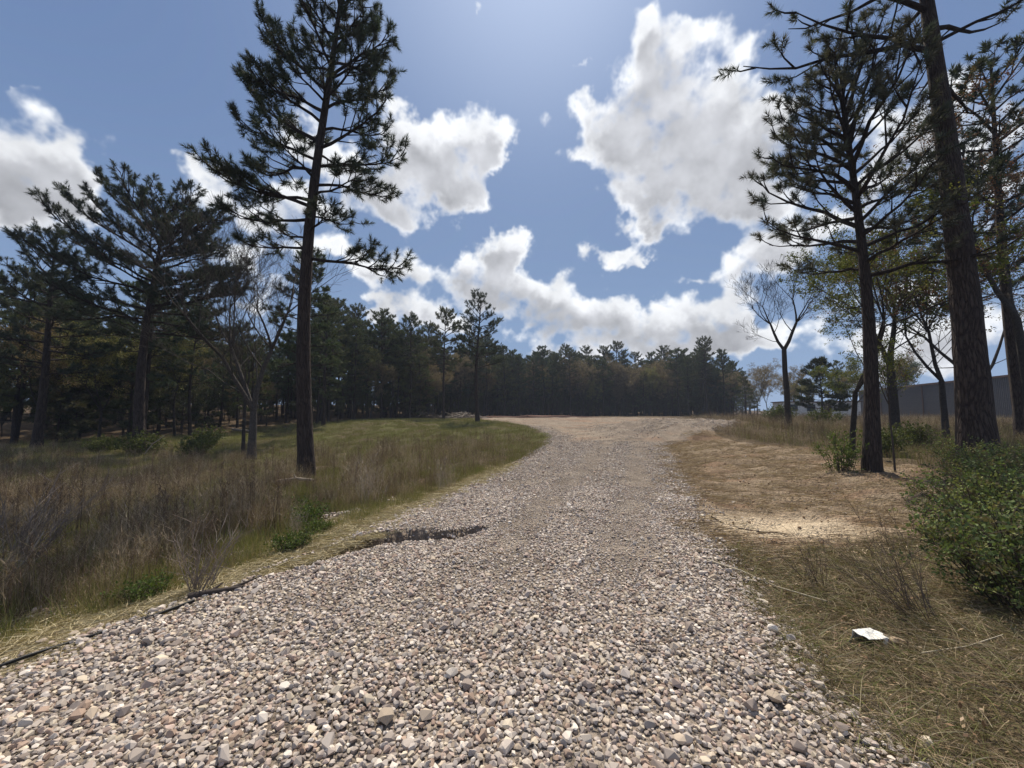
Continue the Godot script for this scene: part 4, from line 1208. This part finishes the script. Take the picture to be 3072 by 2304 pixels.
func litter() -> void:
	rng.seed = 500
	stick("fallen_branch", [[3.24, 6.62], [3.42, 6.48], [3.62, 6.36], [3.80, 6.18], [3.95, 5.98], [4.08, 5.86]], 0.013, M.twig, "dark crooked branch lying across the pale sand patch", "branch", 3)
	stick("fallen_branch", [[3.12, 7.1], [3.22, 6.92], [3.35, 6.78], [3.52, 6.86]], 0.009, M.twig, "thin forked twig at the gravel edge beside the dark branch", "branch", 1)
	stick("dry_cane", [[2.17, 4.56, 0.02], [2.40, 4.30, 0.03], [2.62, 4.08, 0.04], [2.95, 3.86, 0.03]], 0.009, M.cane, "long pale straight cane lying from gravel into grass", "cane")
	stick("dry_cane", [[2.98, 3.05, 0.03], [3.3, 3.02, 0.05], [3.6, 3.05, 0.07]], 0.005, M.cane, "thin pale stalk lying right of the white scrap", "cane")
	stick("wood_stick", [[-0.70, 4.60], [-0.60, 4.68], [-0.46, 4.78]], 0.013, M.bark_brown, "brown bark stick lying on the open gravel", "stick")
	stick("wood_stick", [[-0.22, 4.72], [-0.12, 4.70], [-0.03, 4.66]], 0.010, M.bark_brown, "short brown stick right of the other on the gravel", "stick")
	stick("fallen_log", [[-22.0, 31.5, 0.1], [-21.0, 31.0, 0.15], [-19.6, 30.6, 0.1]], 0.10, M.bleached, "bleached fallen log on the green bank before the woods", "log", 2)
	stick("fallen_log", [[-6.0, 10.4, 0.1], [-5.4, 10.1, 0.16], [-4.9, 10.0, 0.1]], 0.06, M.bleached, "grey broken limb lying in the weeds right of the tallest pine", "log", 1)
	stick("dead_limb", [[-18.4, 20.1, 0.0], [-18.1, 20.2, 0.5], [-17.6, 20.3, 0.9]], 0.03, M.bleached, "bleached dead limb sticking out of the weeds by the broad pine", "branch", 3)
	stick("dead_limb", [[-5.0, 3.9, 0.02], [-4.75, 4.0, 0.35], [-4.7, 4.1, 0.6]], 0.010, M.bleached, "crooked bleached twig standing in the weeds at left", "branch", 2)
	stick("charred_wood", [[-2.92, 3.72], [-2.80, 3.80], [-2.66, 3.86], [-2.55, 3.90]], 0.035, M.charred, "dark broken wood at the end of the black edging", "wood", 2)
	# black plastic edging standing on its edge between straw and gravel
	var s := Soup.new()
	var pts := [[-3.33, 2.62], [-3.27, 2.78], [-3.16, 3.0], [-3.05, 3.2], [-2.92, 3.42], [-2.78, 3.64]]
	var top: Array[Vector3] = []
	var o := on(-3.05, 3.2)
	for i in pts.size():
		top.append(on(pts[i][0] + 0.02 * sin(i * 2.1), pts[i][1], 0.028 + 0.012 * sin(i * 1.7)) - o)
	var dk := Color(0.012, 0.013, 0.014)
	for i in pts.size() - 1:
		var a := top[i]; var b := top[i + 1]
		var sd := (b - a).cross(Vector3.UP).normalized() * 0.009
		var dn := Vector3(0, -0.11, 0)
		var q := [a - sd, a + sd, a + sd + dn, a - sd + dn]
		var w := [b - sd, b + sd, b + sd + dn, b - sd + dn]
		for k in 4:
			var k2 := (k + 1) % 4
			s.tri(q[k], w[k], q[k2], dk)
			s.tri(q[k2], w[k], w[k2], dk)
		var lip := Acc.new()
	var edge := thing("plastic_edging", o, "black plastic edging strip between the straw and the gravel", "edging")
	part("strip", s.mesh(), M.plastic, edge)
	var bead := Acc.new()
	var bp := PackedVector3Array(); var br := PackedFloat32Array()
	for p in top:
		bp.append(p + Vector3(0, 0.004, 0)); br.append(0.010)
	bead.tube(bp, br, 8, 1.0, 0.5)
	part("bead", bead.mesh(), M.plastic, edge)
	# the white scrap, a creased sheet with a torn flap hanging down, and a tan board end beside it
	var paper := thing("paper_scrap", on(2.83, 3.28, 0.0), "crumpled white scrap of card lying in the right-hand grass", "litter")
	paper.scale = Vector3.ONE * 0.85
	paper.rotation.y = 0.25
	var fold := crease([Vector3(-0.12, 0.135, -0.075), Vector3(0.11, 0.12, -0.08), Vector3(0.135, 0.095, 0.07), Vector3(-0.11, 0.115, 0.06)], 0.004)
	part("sheet", fold, M.paper, paper)
	part("flap", crease([Vector3(0.06, 0.098, 0.066), Vector3(0.134, 0.092, 0.072), Vector3(0.118, 0.0, 0.075), Vector3(0.07, 0.0, 0.07)], 0.004), M.paper, paper)
	part("flap", crease([Vector3(-0.12, 0.131, -0.073), Vector3(0.11, 0.116, -0.078), Vector3(0.12, 0.0, -0.12), Vector3(-0.13, 0.0, -0.11)], 0.004), M.paper, paper)
	tag(part("board_end", crease([Vector3(-0.09, 0.075, -0.03), Vector3(0.13, 0.025, -0.005), Vector3(0.12, 0.02, 0.03), Vector3(-0.085, 0.045, 0.03)], 0.022), M.tan, self, on(3.02, 3.25)), "tan splintered board end right of the white scrap", "wood")
func crease(q: Array, thick: float) -> ArrayMesh:   # a bent four-sided sheet with real thickness, dented along its middle
	var s := Soup.new()
	var nn: Vector3 = (q[1] - q[0]).cross(q[3] - q[0]).normalized() * thick
	if nn.y > 0.0: nn = -nn
	var k := 6
	var g := []
	for i in k + 1:
		for j in k + 1:
			var u := float(i) / k; var w := float(j) / k
			var p: Vector3 = (q[0] as Vector3).lerp(q[1], u).lerp((q[3] as Vector3).lerp(q[2], u), w)
			g.append(p + nn.normalized() * (0.014 * sin(u * 8.0 + w * 5.0) * (1.0 - absf(2.0 * w - 1.0)) + rf(-0.002, 0.002)))
	for i in k:
		for j in k:
			var a: Vector3 = g[i * (k + 1) + j]; var b: Vector3 = g[(i + 1) * (k + 1) + j]; var c: Vector3 = g[(i + 1) * (k + 1) + j + 1]; var d: Vector3 = g[i * (k + 1) + j + 1]
			s.tri(a, b, c, Color.WHITE); s.tri(a, c, d, Color.WHITE)
			s.tri(a + nn, c + nn, b + nn, Color.WHITE); s.tri(a + nn, d + nn, c + nn, Color.WHITE)
	for e in 4:
		for i in k:
			var f := func(m: int) -> Vector3: return g[[m * (k + 1), k * (k + 1) + m, m * (k + 1) + k, m][e]]
			var a: Vector3 = f.call(i)
			var b: Vector3 = f.call(i + 1)
			s.tri(a, b, a + nn, Color.WHITE); s.tri(b, b + nn, a + nn, Color.WHITE)
	return s.mesh()

# ---------------------------------------------------------------- buildings and far things
func box(s: Soup, a: Vector3, b: Vector3, c := Color.WHITE) -> void:
	var p := []
	for i in 8: p.append(Vector3(b.x if i & 1 else a.x, b.y if i & 2 else a.y, b.z if i & 4 else a.z))
	for f in [[0, 1, 3, 2], [5, 4, 6, 7], [4, 0, 2, 6], [1, 5, 7, 3], [2, 3, 7, 6], [4, 5, 1, 0]]:
		s.tri(p[f[0]], p[f[2]], p[f[1]], c)
		s.tri(p[f[0]], p[f[3]], p[f[2]], c)
func boxmesh(a: Vector3, b: Vector3) -> ArrayMesh:
	var s := Soup.new()
	box(s, a, b)
	return s.mesh()
func buildings() -> void:
	# long metal shed: its side wall runs away from the camera on the right. Own axes: x along the wall, z out of it
	var p0 := Vector3(60.5, 0.9, -40.0)
	var p1 := Vector3(73.5, 0.9, -84.0)
	var ln := p0.distance_to(p1)
	var shed := thing("metal_warehouse", p0, "long grey corrugated metal building with brown roof trim on the right", "warehouse")
	shed.basis = Basis((p1 - p0).normalized(), Vector3.UP, (p1 - p0).normalized().cross(Vector3.UP))
	var hh := 5.6
	var panel_count := 12
	var pw := ln / panel_count
	var one := Soup.new()
	var ribs := 14
	for i in ribs:   # one ribbed sheet
		var a := pw * i / ribs
		var w := pw / ribs
		var prof := [Vector2(a, 0), Vector2(a + w * 0.55, 0), Vector2(a + w * 0.66, -0.05), Vector2(a + w * 0.89, -0.05), Vector2(a + w, 0)]
		for k in 4:
			one.tri(Vector3(prof[k].x, 0, prof[k].y), Vector3(prof[k].x, hh, prof[k].y), Vector3(prof[k + 1].x, 0, prof[k + 1].y), Color.WHITE)
			one.tri(Vector3(prof[k + 1].x, 0, prof[k + 1].y), Vector3(prof[k].x, hh, prof[k].y), Vector3(prof[k + 1].x, hh, prof[k + 1].y), Color.WHITE)
	var om := one.mesh()
	for i in panel_count:
		part("wall_panel", om, M.metal_wall, shed, Vector3(pw * i, 0, -0.10))
	part("wall", boxmesh(Vector3(0, -0.6, 0.05), Vector3(ln, hh, 24.0)), M.metal_wall, shed)
	part("roof_trim", boxmesh(Vector3(-0.15, hh, -0.32), Vector3(ln + 0.15, hh + 0.28, 0.0)), M.brown_trim, shed)
	var rs := Soup.new()
	var r0 := Vector3(-0.2, hh + 0.28, -0.3); var r1 := Vector3(ln + 0.2, hh + 0.28, -0.3)
	var up := Vector3(0, 0.55, 12.4)
	rs.tri(r0, r0 + up, r1, Color.WHITE); rs.tri(r1, r0 + up, r1 + up, Color.WHITE)
	var bk := Vector3(0, 0, 24.8)
	rs.tri(r0 + bk, r1 + bk, r0 + up, Color.WHITE); rs.tri(r1 + bk, r1 + up, r0 + up, Color.WHITE)
	part("roof", rs.mesh(), M.metal_wall, shed)
	for i in [1, 4, 7, 10]:
		part("downspout", boxmesh(Vector3(pw * i - 0.07, 0, -0.30), Vector3(pw * i + 0.07, hh, -0.16)), M.brown_trim, shed)
	# white trailer beyond the weeds
	var tr := thing("white_trailer", Vector3(39.6, 0.95, -52.0), "low white trailer beyond the right-hand weeds, behind the cedar", "trailer", "", -0.12)
	part("body", boxmesh(Vector3(-4.6, 0.55, -1.2), Vector3(4.6, 2.35, 1.2)), M.white_paint, tr)
	part("roof", boxmesh(Vector3(-4.75, 2.35, -1.35), Vector3(4.75, 2.45, 1.35)), M.brown_trim, tr)
	part("skirting", boxmesh(Vector3(-4.5, -0.2, -1.1), Vector3(4.5, 0.55, 1.1)), M.metal_wall, tr)
	for x in [-3.3, -1.2, 2.6]:
		var w := part("window", boxmesh(Vector3(x - 0.5, 1.2, 1.2), Vector3(x + 0.5, 2.05, 1.23)), M.dark_glass, tr)
		part("frame", boxmesh(Vector3(x - 0.56, 1.14, 1.2), Vector3(x + 0.56, 1.2, 1.25)), M.white_paint, w)
	part("door", boxmesh(Vector3(0.3, 0.6, 1.2), Vector3(1.15, 2.3, 1.24)), M.brown_trim, tr)
	# round tree over the warehouse roof
	plant("round_tree", broadleaf(130, 13.5, 0.25, 5, 0.6, 0.4, 1.0, 0.35, [Color(0.05, 0.07, 0.025)], Vector2.ZERO, 5), Vector3(89.0, 1.0, -92.0), "round dark tree top showing above the warehouse roof", "tree", "", M.leaves, M.grey_bark)
	# red earth thrown up at the far end of the pad
	var berm := Acc.new()
	var bp := PackedVector3Array(); var br := PackedFloat32Array()
	for i in 13:
		var t := i / 12.0
		bp.append(on(lerpf(-9.0, 14.0, t), 62.5 + 1.2 * sin(t * 7.0), -0.05) - on(0, 62))
		br.append(0.12 + 0.26 * sin(PI * t) * (1.0 + 0.3 * sin(i * 2.3)))
	berm.tube(bp, br, 10, 1.0, 1.0, 0.5, nz)
	tag(part("earth_berm", berm.mesh(), M.red_earth, self, on(0, 62)), "low bank of red earth along the far end of the pad", "earth bank")
	var pile := Acc.new()
	rng.seed = 610
	for i in 70:
		var q := Vector3(rf(-3.4, 3.4), 0, rf(-1.0, 1.0))
		q.y = rf(0.0, 0.75) * (1.0 - absf(q.x) / 3.8)
		var dir := Vector3(rf(-1, 1), rf(-0.15, 0.3), rf(-0.6, 0.6)).normalized()
		var l := rf(0.8, 2.4)
		pile.tube(PackedVector3Array([q - dir * l * 0.5, q + rv() * 0.06, q + dir * l * 0.5]), PackedFloat32Array([rf(0.03, 0.09), 0.05, 0.02]), 5, 1.0, 0.6)
	tag(part("brush_pile", pile.mesh(), M.bleached, self, on(-7.2, 56.0)), "pile of cut limbs and brush left of the lone pine, at the woods", "brush pile")
	tag(part("brush_pile", pile.mesh(), M.twig, self, on(-12.5, 53.0)), "darker pile of cut limbs farther left along the wood edge", "brush pile")

func more_materials() -> void:
	M.twig_red = flat(Color(0.13, 0.10, 0.08), 0.9)
	M.twig_grey = flat(Color(0.23, 0.19, 0.16), 0.95)
	M.cane = flat(Color(0.46, 0.40, 0.29), 0.7)
	M.bark_brown = flat(Color(0.20, 0.13, 0.08), 0.95)
	M.bleached = flat(Color(0.30, 0.26, 0.215), 0.95)
	M.charred = flat(Color(0.055, 0.045, 0.04), 0.95)
	M.plastic = flat(Color(0.014, 0.015, 0.016), 0.38)
	M.paper = flat(Color(0.78, 0.77, 0.72), 0.8)
	M.tan = flat(Color(0.44, 0.34, 0.23), 0.9)
	M.metal_wall = flat(Color(0.095, 0.096, 0.105), 0.55)
	M.brown_trim = flat(Color(0.085, 0.05, 0.04), 0.5)
	M.white_paint = flat(Color(0.62, 0.61, 0.58), 0.6)
	M.dark_glass = flat(Color(0.03, 0.035, 0.04), 0.1)
	M.red_earth = flat(Color(0.15, 0.085, 0.062), 0.97)
	for k in ["twig_red", "twig_grey", "bark_brown", "bleached", "charred", "tan", "red_earth", "paper", "metal_wall", "white_paint"]:
		var m: StandardMaterial3D = M[k]
		m.albedo_texture = M.stone.albedo_texture
		m.uv1_triplanar = true
		m.uv1_scale = Vector3.ONE * (0.5 if k in ["metal_wall", "white_paint", "red_earth"] else 6.0)

func _ready() -> void:
	nz.seed = 1; nz.frequency = 0.35; nz.fractal_type = FastNoiseLite.FRACTAL_FBM; nz.fractal_octaves = 3
	ex.seed = 2; ex.frequency = 0.6; ex.fractal_type = FastNoiseLite.FRACTAL_FBM; ex.fractal_octaves = 3
	rng.seed = 7
	var t0 := Time.get_ticks_msec()
	look()
	print("sky ", Time.get_ticks_msec() - t0)
	materials()
	more_materials()
	print("materials ", Time.get_ticks_msec() - t0)
	ground()
	print("ground ", Time.get_ticks_msec() - t0)
	hero_trees()
	print("heroes ", Time.get_ticks_msec() - t0)
	woods()
	print("woods ", Time.get_ticks_msec() - t0)
	buildings()
	ground_cover()
	small_plants()
	litter()
	print("all ", Time.get_ticks_msec() - t0)
